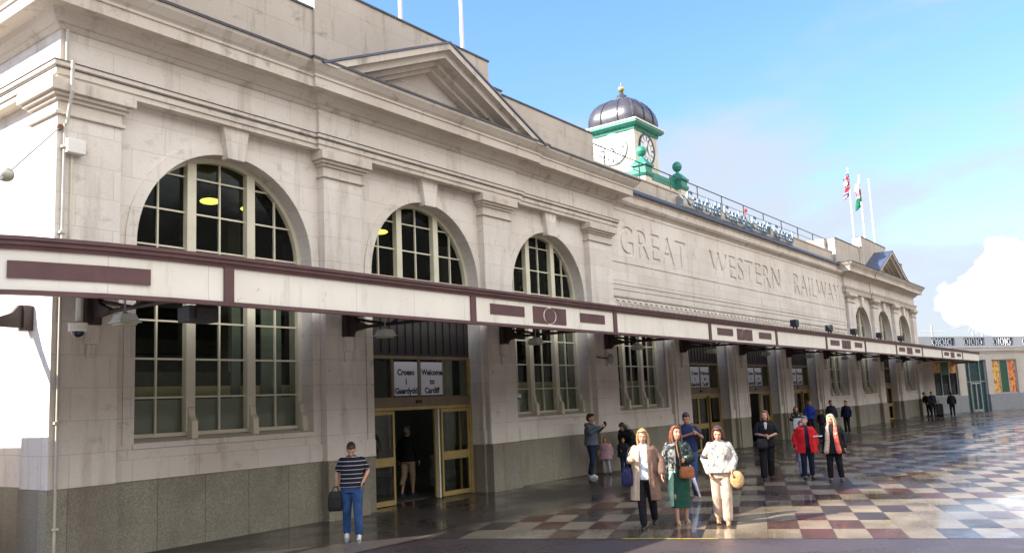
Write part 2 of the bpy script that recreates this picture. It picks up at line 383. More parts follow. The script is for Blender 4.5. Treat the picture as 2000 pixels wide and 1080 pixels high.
# the paving starts at the straight kerb line and runs behind it
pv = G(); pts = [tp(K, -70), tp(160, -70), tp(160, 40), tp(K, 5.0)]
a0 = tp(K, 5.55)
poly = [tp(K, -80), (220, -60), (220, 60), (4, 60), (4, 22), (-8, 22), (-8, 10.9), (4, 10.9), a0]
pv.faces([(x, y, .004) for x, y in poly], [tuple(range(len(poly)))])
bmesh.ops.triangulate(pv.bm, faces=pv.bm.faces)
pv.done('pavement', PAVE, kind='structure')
# yellow line at the edge of the paving
YEL = simple('worn_yellow_line', (.5, .38, .06), .5, var=.4, sc_=9)
g = G(); pts = [tp(K-.06, .75), tp(K, .75), tp(K, 2.25), tp(K-.06, 2.25)]
g.faces([(x, y, .008) for x, y in pts], [(0, 1, 2, 3)]); g.done('road_marking', YEL, kind='structure')

# ------------------------------------------------------------------ station building
W = 13.9; PL = 13.7; BX0, BX1 = 6.5, 68.2; MX = (BX0+BX1)/2
B = empty('station_building', (MX, 14.0, 0))
tag(B, 'long pale stone classical station with arched windows, pediments and carved railway lettering', 'railway station')
RV = 1.89
bays = [9.69, 15.22, 20.47, 25.75, 31.2, 36.9, 42.5, 48.2, 2*MX-20.47, 2*MX-15.22, 2*MX-9.69]
arched = [0, 1, 2, 8, 9, 10]; doors = [1, 4, 5, 6, 9]
hw = [1.92, 1.9, 1.86, 1.8, 1.8, 1.8, 1.8, 1.8, 1.86, 1.9, 1.92]
SILL = 1.82; SPR = 5.27
edges = [BX0]+[(bays[i]+bays[i+1])/2 for i in range(10)]+[BX1]
REV = .42
for i, c in enumerate(bays):
    x0, x1 = edges[i], edges[i+1]; h = hw[i]; zt = 8.1
    g = G(); bot = 1.2 if i not in doors else .0
    zs = SILL if i not in doors else 0.
    top = SPR if i in arched else 4.62
    # side strips
    g.faces([(x0, W, 1.2), (c-h, W, 1.2), (c-h, W, top), (x0, W, top)], [(0, 1, 2, 3)])
    g.faces([(c+h, W, 1.2), (x1, W, 1.2), (x1, W, top), (c+h, W, top)], [(0, 1, 2, 3)])
    if i not in doors: g.faces([(c-h, W, 1.2), (c+h, W, 1.2), (c+h, W, SILL), (c-h, W, SILL)], [(0, 1, 2, 3)])
    # reveals
    zb = SILL if i not in doors else 1.2
    g.faces([(c-h, W, zb), (c-h, W+REV+.3, zb), (c-h, W+REV+.3, top), (c-h, W, top)], [(0, 1, 2, 3)])
    g.faces([(c+h, W, zb), (c+h, W+REV+.3, zb), (c+h, W+REV+.3, top), (c+h, W, top)], [(0, 3, 2, 1)])
    if i not in doors: g.faces([(c-h, W, SILL), (c+h, W, SILL), (c+h, W+REV, SILL+.07), (c-h, W+REV, SILL+.07)], [(0, 1, 2, 3)])
    if i in arched:
        n = 32; arc = [(c-h*math.cos(math.pi*k/n), SPR+h*math.sin(math.pi*k/n)) for k in range(n+1)]
        xs = [x0]+[a[0] for a in arc[1:-1]]+[x1]
        for k in range(n):
            (ax, az), (bx, bz) = arc[k], arc[k+1]
            ta = x0 if k == 0 else ax; tb = x1 if k == n-1 else bx
            g.faces([(ax, W, az), (bx, W, bz), (tb, W, zt), (ta, W, zt)], [(0, 1, 2, 3)])
            g.faces([(ax, W, az), (bx, W, bz), (bx, W+REV+.1, bz), (ax, W+REV+.1, az)], [(0, 1, 2, 3)])
            if k == 0: g.faces([(x0, W, SPR), (ax, W, az), (x0, W, zt)], [(0, 1, 2)])
            if k == n-1: g.faces([(bx, W, bz), (x1, W, SPR), (x1, W, zt)], [(0, 1, 2)])
    else:
        g.faces([(x0, W, top), (x1, W, top), (x1, W, 5.62), (x0, W, 5.62)], [(0, 1, 2, 3)])
        g.faces([(c-h, W, top), (c+h, W, top), (c+h, W+REV+.3, top), (c-h, W+REV+.3, top)], [(0, 1, 2, 3)])
    bmesh.ops.remove_doubles(g.bm, verts=g.bm.verts, dist=1e-4)
    g.done('wall', LIME, B, recalc=False)
    # archivolt ring and keystone
    if i in arched:
        g = G(); n = 40
        for r0, r1, pr in ((h, h+.2, .03),):
            for k in range(n):
                t0, t1 = math.pi*k/n, math.pi*(k+1)/n
                P = [(c-r*math.cos(t), SPR+r*math.sin(t)) for r, t in ((r0, t0), (r0, t1), (r1, t1), (r1, t0))]
                g.prism(P, 'y', W-pr, W-.001)
        for s_ in (-1, 1): g.box(c+s_*h, c+s_*(h+.2), W-.03, W-.001, SILL-.02 if i not in doors else 1.2, SPR)
        g.done('archivolt', LIME, B)
        g = G(); g.prism([(c-.19, SPR+h-.1), (c+.19, SPR+h-.1), (c+.3, 7.78), (c-.3, 7.78)], 'y', W-.17, W+.05)
        g.prism([(c-.33, 7.74), (c+.33, 7.74), (c+.33, 7.8), (c-.33, 7.8)], 'y', W-.2, W); g.done('keystone', LIME, B, bevel=.012)
    else:
        g = G(); g.box(c-h-.12, c-h, W-.05, W+.02, zb, top); g.box(c+h, c+h+.12, W-.05, W+.02, zb, top); g.islands('window_surround', LIME, B)

# granite plinth with openings for the doors
g = G(); segs = [BX0-.2]
for i in doors: segs += [bays[i]-hw[i], bays[i]+hw[i]]
segs.append(BX1+.2)
for k in range(0, len(segs), 2): g.box(segs[k], segs[k+1], W-.03, W+.6, 0, 1.2)
g.box(BX0-.03, BX0+.5, W+.3, 40, 0, 1.2); g.box(BX1-.5, BX1+.03, W+.3, 40, 0, 1.2)
g.islands('granite_plinth', GRAN, B)
# stone course over the plinth, side walls, back, roof slab
g = G()
for k in range(0, len(segs), 2): g.box(segs[k]+(.2 if k == 0 else .004), segs[k+1]-.004, W-.06, W+.3, 1.2, 1.56)
g.islands('string_course', LIME, B, bevel=.01)
g = G(); g.box(BX0, BX0+.4, W+.001, 40, 1.2, 9.3); g.done('side_wall', LIME, B)
g = G(); g.box(BX1-.4, BX1, W+.001, 40, 1.2, 9.3); g.done('side_wall', LIME, B)
g = G(); g.box(BX0+.4, BX1-.4, 14.2, 40, 9.25, 9.4); g.done('roof', LEAD, B)
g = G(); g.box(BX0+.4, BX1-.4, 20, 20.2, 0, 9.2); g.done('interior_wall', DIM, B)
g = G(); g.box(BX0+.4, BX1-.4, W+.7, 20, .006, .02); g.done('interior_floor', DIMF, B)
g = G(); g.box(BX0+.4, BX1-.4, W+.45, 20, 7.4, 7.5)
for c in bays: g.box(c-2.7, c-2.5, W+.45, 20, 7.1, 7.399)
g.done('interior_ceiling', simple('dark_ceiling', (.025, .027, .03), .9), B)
g = G(); g.box(BX0+.45, 12.3, 17, 17.15, 0, 3.2); g.box(BX0+.45, 12.3, 16.6, 17.0, 0, 1.1); g.done('interior_counter', simple('dim_counter', (.1, .09, .07), .6), B)
g = G(); g.box(BX0+.45, 12.8, 14.66, 14.72, 2.6, 2.8); g.box(17.5, 29, 14.66, 14.72, 2.6, 2.8); g.box(46, 57, 14.66, 14.72, 2.6, 2.8); g.islands('interior_rail', simple('cream_inner_ledge', (.7, .58, .33), .6), B)

g = G()
for x in (9.1, 12.6, 20.6, 26.2): g.box(x, x+.35, 18.2, 18.55, .02, 7.39); 
g.islands('interior_column', simple('pale_column', (.35, .33, .28), .8), B)
for x, wd in ((10.9, .5), (10.2, .2), (8.0, .16), (19.0, .3), (21.9, .3)):
    g = G(); g.box(x, x+wd, 14.62, 14.66, SILL, 4.6); g.done('inner_blind', simple('grey_green_blind', (.3, .34, .29), .8), B)
# pilasters
pil = [(6.3, 7.38), (11.82, 12.92), (17.22, 18.4), (22.5, 23.85)]
pils = pil + [(2*MX-b, 2*MX-a) for a, b in pil]
for k, (a, b) in enumerate(pils):
    g = G(); g.box(a, b, PL, W+.02, 1.2, 7.16); o = g.done('pilaster', LIME, B, bevel=.012)
    g = G(); g.box(a-.02, b+.02, PL-.05, W+.02, 0, 1.2); g.done('base', GRAN, o)
    g = G(); a1, b1 = a, b
    for (z0, z1, pr) in ((7.16, 7.22, .05), (7.22, 7.4, .0), (7.4, 7.46, .05), (7.46, 7.52, .11), (7.52, 7.72, .17)):
        g.box(a-pr, b+pr, PL-pr, W+.02, z0, z1)
    g.done('capital', TRIM, o, bevel=.01)
    if k in (0, 7):      # the pilaster returns on the flank wall
        g = G(); X = 6.3 if k == 0 else BX1+.2; s_ = -1 if k == 0 else 1
        xa, xb = (6.3, 6.52) if k == 0 else (BX1-.02, BX1+.2)
        g.box(xa, xb, W+.021, 14.62, 1.2, 7.16); g.done('corner_return', LIME, o, bevel=.012)
        g = G()
        for (z0, z1, pr) in ((7.16, 7.22, .05), (7.22, 7.4, .0), (7.4, 7.46, .05), (7.46, 7.52, .11), (7.52, 7.72, .17)):
            g.box(xa-(pr if k == 0 else 0), xb+(pr if k else 0), W+.021, 14.62+pr, z0, z1)
        g.done('corner_capital', TRIM, o, bevel=.01)
        g = G(); g.box(xa-(.02 if k == 0 else 0), xb+(.02 if k else 0), W+.021, 14.64, 0, 1.2); g.done('corner_base', GRAN, o)
# piers between the central bays, under the lettering
for k in range(3, 7):
    m_ = (bays[k]+bays[k+1])/2
    g = G(); g.box(m_-.62, m_+.62, W-.14, W+.02, 1.2, 4.9); g.box(m_-.5, m_+.5, W-.2, W-.139, 1.2, 4.8); o = g.done('pier', LIME, B, bevel=.012)
    g = G(); g.box(m_-.64, m_+.64, W-.17, W+.02, 0, 1.2); g.box(m_-.52, m_+.52, W-.23, W-.169, 0, 1.2); g.done('base', GRAN, o)

# entablatures and cornices
arch_prof = [(.0, 7.72), (.24, 7.72), (.24, 7.82), (.27, 7.82), (.27, 7.94), (.31, 7.96), (.31, 8.03), (.0, 8.03)]
frz_prof = [(0, 8.03), (.17, 8.03), (.17, 8.62), (0, 8.62)]
cor_prof = [(0, 8.62), (.2, 8.62), (.24, 8.66), (.26, 8.7), (.3, 8.7), (.38, 8.78), (.42, 8.86), (.68, 8.86), (.68, 9.06), (.71, 9.07), (.71, 9.12), (.75, 9.16), (.8, 9.22), (.86, 9.29), (.88, 9.35), (0, 9.42)]
lead_prof = [(0, 9.423), (.905, 9.352), (.905, 9.40), (0, 9.47)]
BEAD = simple('grime_blackened_bead', (.14, .13, .12), .8, var=.5)
def pav(x0, x1, flip=False):
    p = [(x0, 24), (x0, W), (x0+5.35, W), (x0+5.35, W-.07), (x0+12.05, W-.07), (x0+12.05, W), (x1, W), (x1, 14.4)]
    if flip: p = [(2*MX-x, y) for x, y in p][::-1]
    return p
for fl in (False, True):
    pth = pav(6.5, 24.0, fl)
    g = G(); g.sweep(pth, arch_prof); oa = g.done('architrave', TRIM, B)
    g = G(); g.sweep(pth, [(.26, 7.925), (.285, 7.925), (.285, 7.945), (.26, 7.945)]); g.done('dark_bead', BEAD, oa)
    g = G(); g.sweep(pth, [(.3, 8.031), (.325, 8.031), (.325, 8.043), (.1, 8.05)]); g.done('flashing', BEAD, oa)
    g = G(); g.sweep(pth, frz_prof); g.done('frieze', LIME, B)
    g = G(); g.sweep(pth, cor_prof); o = g.done('cornice', TRIM, B)
    g = G(); g.sweep(pth, lead_prof); g.done('lead_flashing', LEAD, o)
    # pediment
    cx = 15.22 if not fl else 2*MX-15.22
    def tri(hw_, z0, z1): return [(cx-hw_, z0), (cx+hw_, z0), (cx, z1)]
    def rake(g, outer, inner, y0, y1):
        (a, b, c), (d, e, f) = outer, inner
        g.prism([a, d, f, c], 'y', y0, y1); g.prism([b, c, f, e], 'y', y0, y1)
    sl_ = 1.72/3.95
    def tz(h0, z0): return tri(h0, z0, z0+h0*sl_)
    g = G(); Z0 = 9.30
    rake(g, tz(3.97, Z0), tz(3.62, Z0+.0), W-.96, 14.2)
    rake(g, tz(3.62, Z0), tz(3.22, Z0), W-.80, 14.2)
    rake(g, tz(3.22, Z0), tz(2.95, Z0), W-.5, 14.2)
    rake(g, tz(2.95, Z0), tz(2.72, Z0), W-.33, 14.2)
    o = g.done('pediment', TRIM, B)
    g = G(); g.prism(tz(2.72, Z0), 'y', W-.1, 14.2); g.done('tympanum', LIME, o)
    g = G(); a, b, c = tz(3.97, Z0+.004)
    for s_ in (-1, 1):
        q = [(cx+s_*3.99, Z0+.004), (cx, c[1]), (cx, c[1]+.05), (cx+s_*4.05, Z0+.03)]
        g.prism(q, 'y', W-.99, 15.4)
    g.done('pediment_roof', SLATE, o)
    # attic
    def X(x): return x if not fl else 2*MX-x
    for (a, b, z1, y0, nm) in ((6.95, 11.95, 11.12, 14.15, 'attic_parapet'), (11.95, 18.2, 11.78, 14.08, 'attic_block'), (18.2, 18.75, 11.06, 14.08, 'attic_parapet'), (18.75, 23.85, 11.0, 14.15, 'attic_parapet')):
        g = G(); g.box(X(a), X(b), y0, y0+.55, 9.4, z1); oo = g.done(nm, ATTIC, B)
        g = G(); g.box(X(a)-.03, X(b)+.03, y0-.03, y0+.58, z1, z1+.045); g.done('coping', LEAD, oo)
    g = G(); g.box(X(6.95)-.25, X(6.95)+.25, 14.7, 24, 9.4, 11.1); g.box(X(23.85)-.25, X(23.85)+.25, 14.7, 24, 9.4, 11.0); g.islands('attic_return', ATTIC, B)

# central section: lettered panel
c0, c1 = 24.0, 2*MX-24.0
yW = W-.02
def words(z0=6.72, z1=8.5):
    x0, x1 = c0+.12, c1-.12
    cu = bpy.data.curves.new('panel', 'CURVE'); cu.dimensions = '2D'; cu.fill_mode = 'BOTH'; cu.extrude = .0; cu.resolution_u = 4
    sp = cu.splines.new('POLY'); sp.points.add(3)
    for p, q in zip(sp.points, [(x0, z0), (x1, z0), (x1, z1), (x0, z1)]): p.co = (*q, 0, 1)
    sp.use_cyclic_u = True
    for s, a, b, zb, hgt in (('GREAT', 24.72, 29.8, 6.98, 1.03), ('WESTERN', 32.0, 40.1, 6.98, 1.03), ('RAILWAY', 42.1, 49.7, 6.98, 1.03)):
        t = bpy.data.curves.new('t', 'FONT'); t.body = s; t.size = 1; t.offset = -.026; t.space_character = 1.12
        o = bpy.data.objects.new('t', t); C.objects.link(o); bpy.context.view_layer.update()
        dg = bpy.context.evaluated_depsgraph_get(); c = o.to_curve(dg)
        co_ = [(p.co.x, p.co.y) for sp_ in c.splines for p in (sp_.bezier_points if sp_.type == 'BEZIER' else sp_.points)]
        mnx, mxx = min(p[0] for p in co_), max(p[0] for p in co_); mny, mxy = min(p[1] for p in co_), max(p[1] for p in co_)
        kx, ky = (b-a)/(mxx-mnx), hgt/(mxy-mny)
        def T(v): return (a+(v[0]-mnx)*kx, zb+(v[1]-mny)*ky, 0)
        for sp_ in c.splines:
            ns = cu.splines.new('BEZIER' if sp_.type == 'BEZIER' else 'POLY')
            if sp_.type == 'BEZIER':
                ns.bezier_points.add(len(sp_.bezier_points)-1)
                for p, q in zip(ns.bezier_points, sp_.bezier_points):
                    p.handle_left_type = p.handle_right_type = 'FREE'; p.co = T(q.co); p.handle_left = T(q.handle_left); p.handle_right = T(q.handle_right)
            else:
                ns.points.add(len(sp_.points)-1)
                for p, q in zip(ns.points, sp_.points): p.co = (*T(q.co), 1)
            ns.use_cyclic_u = True; ns.resolution_u = 5
        o.to_curve_clear(); bpy.data.objects.remove(o)
    cu.extrude = .03
    ob = bpy.data.objects.new('p', cu); C.objects.link(ob); bpy.context.view_layer.update()
    me = bpy.data.meshes.new_from_object(ob.evaluated_get(bpy.context.evaluated_depsgraph_get())); bpy.data.objects.remove(ob)
    me.transform(Matrix.Translation(-Vector(B.location)) @ Matrix.Translation((0, W-.04+.03, 0)) @ Matrix.Rotation(R(90), 4, 'X'))
    me.materials.append(LIME); o = bpy.data.objects.new('carved_lettering_panel', me); C.objects.link(o); o.parent = B
    o['label'] = 'stone panel with GREAT WESTERN RAILWAY cut into it'
words()
g = G(); g.box(c0+.02, c1-.02, W+.003, W+.3, 5.6, 8.61); g.done('panel_backing', stone('letter_cut_stone', (.76, .71, .65), stain=.8), B)
g = G()
for z0, z1, pr in ((6.085, 6.68, .0), (5.95, 6.07, .022), (5.785, 5.935, .01), (5.56, 5.77, 0.0)):
    g.box(c0, c1, W-.05-pr, W+.044, z0, z1)
g.box(c0, c0+.14, W-.06, W+.044, 6.68, 8.6); g.box(c1-.14, c1, W-.06, W+.044, 6.68, 8.6); g.box(c0, c1, W-.06, W+.044, 8.5, 8.6)
g.done('string_mouldings', LIME, B, bevel=.008)
# carved running ornament
g = G(); n = 66
for k in range(n):
    x = c0+.35+(c1-c0-.7)*(k+.5)/n
    for dx, dz, r, sx, sz in ((0, 0, .085, 1, 1.6), (-.12, .08, .065, 1.5, .6), (.12, .02, .05, .7, 2.4), (-.08, -.11, .05, 1.8, .6), (-.13, -.02, .04, 1, 1.6)):
        g.ball((x+dx, W-.005, 5.36+dz), r, 4, sx, .7, sz)
g.box(c0+.1, c1-.1, W-.04, W-.001, 5.53, 5.555); g.box(c0+.1, c1-.1, W-.04, W-.001, 5.13, 5.17)
g.done('carved_frieze', LIME, B, smooth=True)
mid_prof = [(0, 8.6), (.05, 8.6), (.09, 8.66), (.12, 8.7), (.2, 8.72), (.26, 8.8), (.26, 8.86), (0.04, 8.9), (.04, 9.16), (0.1, 9.16), (.1, 9.2), (0, 9.2)]
g = G(); g.sweep([(c0+.3, W), (c1-.3, W)], mid_prof); o = g.done('cornice', TRIM, B)
g = G(); g.sweep([(c0, W), (c1, W)], [(.16, 9.203), (.18, 9.25), (.06, 9.42), (-.45, 9.5), (-.45, 9.203)]); g.done('lead_gutter', LEAD, o)
g = G(); g.box(c0, c1, 14.3, 14.75, 9.3, 10.12); o = g.done('attic_parapet', ATTIC, B)
g = G(); g.box(c0, c1, 14.26, 14.79, 10.12, 10.17); g.done('coping', TRIM, o)

# windows --------------------------------------------------------------
def window(c, h, full):
    y = W+REV
    zt = SPR if full else 4.62
    def topz(x):
        if not full: return 4.6
        d = h*h-(x-c)**2
        return SPR+math.sqrt(max(d, 0))-.02
    f = G(); fw_ = .085
    zb = SILL+.07
    f.box(c-h, c-h+fw_, y-.09, y+.03, zb, zt); f.box(c+h-fw_, c+h, y-.09, y+.03, zb, zt); f.box(c-h+fw_, c+h-fw_, y-.09, y+.03, zb, zb+.07)
    if full:
        n = 36
        for k in range(n):
            t0, t1 = math.pi*k/n, math.pi*(k+1)/n
            P = [(c-r*math.cos(t), SPR+r*math.sin(t)) for r, t in ((h-fw_, t0), (h-fw_, t1), (h, t1), (h, t0))]
            f.prism(P, 'y', y-.09, y+.03)
    else: f.box(c-h+fw_, c+h-fw_, y-.09, y+.03, 4.54, 4.62)
    fo = f.done('window', WFRAME, B)
    g = G()
    for mx_ in (c-h/3-.02, c+h/3+.02): g.box(mx_-.095, mx_+.095, y-.13, y+.02, zb+.071, topz(abs(mx_-c)+c+.09)-.02)
    g.islands('mullion', WFRAME, fo, bevel=.01)
    for mx_ in (c-h/3-.02, c+h/3+.02, c+h-.05):
        g = G(); g.prism([(y-.28, zb-.06), (y-.1, zb-.06), (y-.1, zb+.52), (y-.17, zb+.5), (y-.19, zb+.34), (y-.27, zb+.26)], 'x', mx_-.065, mx_+.065)
        g.done('mullion_foot', WFRAME, fo, bevel=.012)
    g = G(); bw = .016
    for a, b in ((c-h+fw_, c-h/3-.115), (c-h/3+.075, c+h/3-.075), (c+h/3+.115, c+h-fw_)):
        mm = (a+b)/2; g.box(mm-bw, mm+bw, y-.045, y+.001, zb+.07, topz(mm)-.03)
    z = zb+.7
    while z < (SPR+h-.3 if full else 4.5):
        hx = h-fw_ if z < SPR or not full else math.sqrt(max(0, (h-fw_)**2-(z-SPR)**2))
        g.box(c-hx, c+hx, y-.04, y-.002, z-bw, z+bw); z += .69
    g.done('glazing_bars', WFRAME, fo)
    g = G()
    if full:
        n = 36; arc = [(c-h*math.cos(math.pi*k/n), SPR+h*math.sin(math.pi*k/n)) for k in range(n+1)]
        g.prism([(c-h, zb), (c+h, zb)]+arc[::-1], 'y', y+.004, y+.012)
    else: g.prism([(c-h, zb), (c+h, zb), (c+h, 4.6), (c-h, 4.6)], 'y', y+.004, y+.012)
    g.done('pane', GLASS, fo)
    g = G()
    g.box(c-h+.04, c+h-.04, y+.05, y+.06, zb, zb+.66); g.done('frosted_panel', FROST, fo)
    g = G(); g.box(c-h-.02, c+h+.02, W-.03, W+.02, SILL-.1, SILL+.001); g.done('sill', LIME, fo, bevel=.01)
for i, c in enumerate(bays):
    if i not in doors: window(c, hw[i], i in arched)

# entrances --------------------------------------------------------------
def entrance(c, h, full, openleaf=True, signs=True):
    y = W+REV-.02
    x0, x1 = c-h, c+h
    g = G()   # brass frame
    for a, b in ((x0, x0+.09), (x1-.09, x1)): g.box(a, b, y-.06, y+.06, .004, 3.42)
    g.box(x0+.09, x1-.09, y-.05, y+.05, 2.16, 2.24)
    e = g.done('entrance_doorway', GOLD, B, bevel=.006)
    g = G(); g.box(x0+.09, x1-.09, y-.08, y+.06, 2.24, 2.47); g.box(x0+.09, x1-.09, y-.05, y+.05, 3.36, 3.44)
    for xx in (c-.93, c-.02, c+.86): g.box(xx-.035, xx+.035, y-.045, y+.045, 2.47, 3.36)
    g.done('transom_frame', BRONZE, e, bevel=.006)
    g = G(); g.box(c-.2, c-.02, y-.12, y-.081, 2.31, 2.39); g.done('door_sensor', BLACKM, e)
    g = G(); g.box(x0, x1, y+.02, y+.03, 2.47, 3.36); g.done('transom_glass', GLASS, e)
    g = G(); g.box(x0, x1, y-.02, y+.05, 3.44, SPR-.5); 
    for k in range(14): g.box(x0+.1+k*.27, x0+.13+k*.27, y-.05, y-.021, 3.5, 4.7)
    g.done('dark_screen', BLACKM, e)
    a = c-.88; b = c+.62
    # side lights and leaves
    def leaf(xa, xb, yy, nm):
        g = G()
        g.box(xa, xa+.06, yy-.03, yy+.03, .02, 2.15); g.box(xb-.06, xb, yy-.03, yy+.03, .02, 2.15)
        g.box(xa+.06, xb-.06, yy-.03, yy+.03, .02, .13); g.box(xa+.06, xb-.06, yy-.03, yy+.03, 2.07, 2.15); g.box(xa+.06, xb-.06, yy-.035, yy+.035, .9, 1.1)
        o = g.done(nm, GOLD, e, bevel=.005)
        g = G(); g.box(xa+.05, xb-.05, yy-.005, yy+.005, .1, 2.1); g.done('glass', GLASS, o)
        return o
    leaf(x0+.09, a, y, 'side_light'); leaf(b+.12, x1-.09, y, 'side_light')
    if openleaf:
        leaf(x0+.2, a+.1, y+.1, 'sliding_door'); leaf(b-.02, x1-.3, y+.1, 'sliding_door')
    else:
        m_ = (a+b)/2; leaf(a, m_-.005, y+.08, 'sliding_door'); leaf(m_+.005, b+.12, y+.08, 'sliding_door')
    if openleaf:
        g = G(); g.box(b, b+.05, y-.03, y+.07, .01, 2.15); g.done('door_post', WFRAME, e)
    if signs:
        for k, tx in enumerate((('Croeso', 'i', 'Gaerdydd'), ('Welcome', 'to', 'Cardiff'))):
            xa = c-.86+k*.91
            g = G(); g.box(xa, xa+.78, y-.035, y-.01, 2.5, 3.3); nb = g.done('notice_panel', PAPER, e)
            for li, t_ in enumerate(tx):
                put_text('lettering', t_, .19, INK, nb, facing_front(xa+.39, y-.037, 3.02-.22*li-.03), ext=.001, offset=.008)
    return e
entrance(bays[1], hw[1], True, True)
entrance(bays[4], hw[4], False, False); entrance(bays[5], hw[5], False, True); entrance(bays[6], hw[6], False, False)
entrance(bays[9], hw[9], True, False, False)
for i in (1, 9):    # arched fanlight over the doors
    c = bays[i]; h = hw[i]; y = W+REV
    f = G(); n = 36
    for k in range(n):
        t0, t1 = math.pi*k/n, math.pi*(k+1)/n
        f.prism([(c-r*math.cos(t), SPR+r*math.sin(t)) for r, t in ((h-.085, t0), (h-.085, t1), (h, t1), (h, t0))], 'y', y-.09, y+.03)
    f.box(c-h, c-h+.085, y-.09, y+.03, 4.8, SPR); f.box(c+h-.085, c+h, y-.09, y+.03, 4.8, SPR); f.box(c-h, c+h, y-.09, y+.03, 4.7, 4.8)
    fo = f.done('fanlight', WFRAME, B)
    g = G()
    for mx_ in (c-h/3-.02, c+h/3+.02): g.box(mx_-.09, mx_+.09, y-.13, y+.02, 4.8, SPR+math.sqrt(h*h-(h/3+.11)**2)-.03)
    g.done('mullion', WFRAME, fo, bevel=.01)
    g = G()
    for a, b in ((c-h+.085, c-h/3-.11), (c-h/3+.075, c+h/3-.075), (c+h/3+.11, c+h-.085)):
        mm = (a+b)/2; g.box(mm-.016, mm+.016, y-.045, y+.001, 4.8, SPR+math.sqrt(h*h-(mm-c)**2)-.03)
    for z in (5.32, 6.0, 6.66):
        hx = math.sqrt(max(0, (h-.085)**2-max(0, z-SPR)**2)); g.box(c-hx, c+hx, y-.04, y-.002, z-.016, z+.016)
    g.done('glazing_bars', WFRAME, fo)
    g = G(); arc = [(c-h*math.cos(math.pi*k/n), SPR+h*math.sin(math.pi*k/n)) for k in range(n+1)]
    g.prism([(c-h, 4.8), (c+h, 4.8)]+arc[::-1], 'y', y+.004, y+.012); g.done('pane', GLASS, fo)
# rooftop sign letters stand in front of the parapet
SB = empty('rooftop_station_sign', (36.4, 13.85, 9.45)); tag(SB, 'row of raised bilingual station name letters along the roof gutter below the railing', 'sign')
g = G(); g.box(30.0, 42.9, 14.0, 14.04, 9.53, 9.57); g.box(30.0, 42.9, 14.0, 14.04, 9.95, 9.98)
for k in range(8): g.box(30.2+k*1.8, 30.24+k*1.8, 14.0, 14.28, 9.5, 9.98)
g.done('sign_rail', GREY, SB)
LETF = simple('pale_blue_letter_face', (.3, .4, .48), .4, var=.05)
for s_, a, b in (('Caerdydd', 30.25, 33.5), ('Canolog', 33.9, 36.3), ('Cardiff', 37.0, 39.4), ('Central', 39.8, 42.5)):
    o = put_text('raised_lettering', s_, .86, LETF, SB, facing_front((a+b)/2, 13.86, 9.6), ext=.03, offset=.0, fit=b-a)
    put_text('letter_face', s_, .86, BLUEG, o, facing_front((a+b)/2, 13.825, 9.6), ext=.003, offset=-.01, fit=b-a)
g = G(); g.box(36.6, 36.66, 13.8, 13.9, 9.55, 10.1); g.done('divider', BLUEG, SB)
g = G(); g.tube((36.65, 14, 9.95), (36.65, 14, 10.45), .02); g.box(36.55, 36.8, 13.95, 14.0, 10.32, 10.45); g.done('small_red_panel', simple('red_paint', (.5, .06, .04), .5), SB)

# railing
RL = empty('roof_railing', (36, 14.35, 10.1)); tag(RL, 'thin dark handrail running along the parapet above the carved lettering', 'railing')
g = G(); g.tube((24.2, 14.35, 10.8), (50.4, 14.35, 10.8), .022, n=6); g.tube((24.2, 14.35, 10.45), (50.4, 14.35, 10.45), .012, n=6); g.done('handrail', BLACKM, RL)
for k in range(11): g = G(); g.tube((24.9+k*2.5, 14.35, 10.1), (24.9+k*2.5, 14.35, 10.8), .022, n=6); g.ball((24.9+k*2.5, 14.35, 10.16), .05, 5); g.done('post', BLACKM, RL)

# clock tower ------------------------------------------------------------
TX, TY = 37.15, 20.2
T = empty('clock_tower', (TX, TY, 9.4)); tag(T, 'square cream clock tower with green cornice and dark ribbed dome on the station roof', 'clock tower')
g = G(); g.box(TX-1.2, TX+1.2, TY-1.2, TY+1.2, 9.4, 15.3)
for sx in (-1, 1):
    for sy in (-1, 1): g.box(TX+sx*1.0, TX+sx*1.22, TY+sy*1.0, TY+sy*1.22, 12.6, 15.28)
g.done('shaft', OFFW, T, bevel=.01)
g = G(); sq = [(TX-1.2, TY-1.2), (TX+1.2, TY-1.2), (TX+1.2, TY+1.2), (TX-1.2, TY+1.2)]
def sqs(g, prof):   # stacked square mouldings
    for (o0, z0), (o1, z1) in zip(prof[:-1], prof[1:]):
        vs = [(TX+sx*o, TY+sy*o, z) for o, z in ((o0, z0), (o1, z1)) for sx, sy in ((-1, -1), (1, -1), (1, 1), (-1, 1))]
        g.faces(vs, [(0, 1, 5, 4), (1, 2, 6, 5), (2, 3, 7, 6), (3, 0, 4, 7)])
    return g
sqs(g, [(1.2, 15.22), (1.26, 15.22), (1.28, 15.36), (1.4, 15.4), (1.5, 15.5), (1.5, 15.62), (1.2, 15.66)]); g.done('cornice', GREEN, T)
g = G(); sqs(g, [(1.51, 15.6), (1.53, 15.6), (1.53, 15.68), (1.35, 15.7)]); g.done('cornice_edge', WHITE, T)
dome = [(1.42, 15.68), (1.46, 15.9), (1.45, 16.15), (1.37, 16.45), (1.2, 16.75), (.95, 16.98), (.65, 17.13), (.35, 17.2), (.2, 17.22)]
g = G(); n = 28; rings = []
for r, z in dome:
    e = 5.
    rings.append([(TX+r*math.copysign(abs(math.cos(2*math.pi*i/n))**(2/e), math.cos(2*math.pi*i/n)), TY+r*math.copysign(abs(math.sin(2*math.pi*i/n))**(2/e), math.sin(2*math.pi*i/n)), z) for i in range(n)])
g.faces([v for r in rings for v in r], [(k*n+i, k*n+(i+1) % n, (k+1)*n+(i+1) % n, (k+1)*n+i) for k in range(len(dome)-1) for i in range(n)])
d = g.done('dome', ZINC, T, smooth=True)
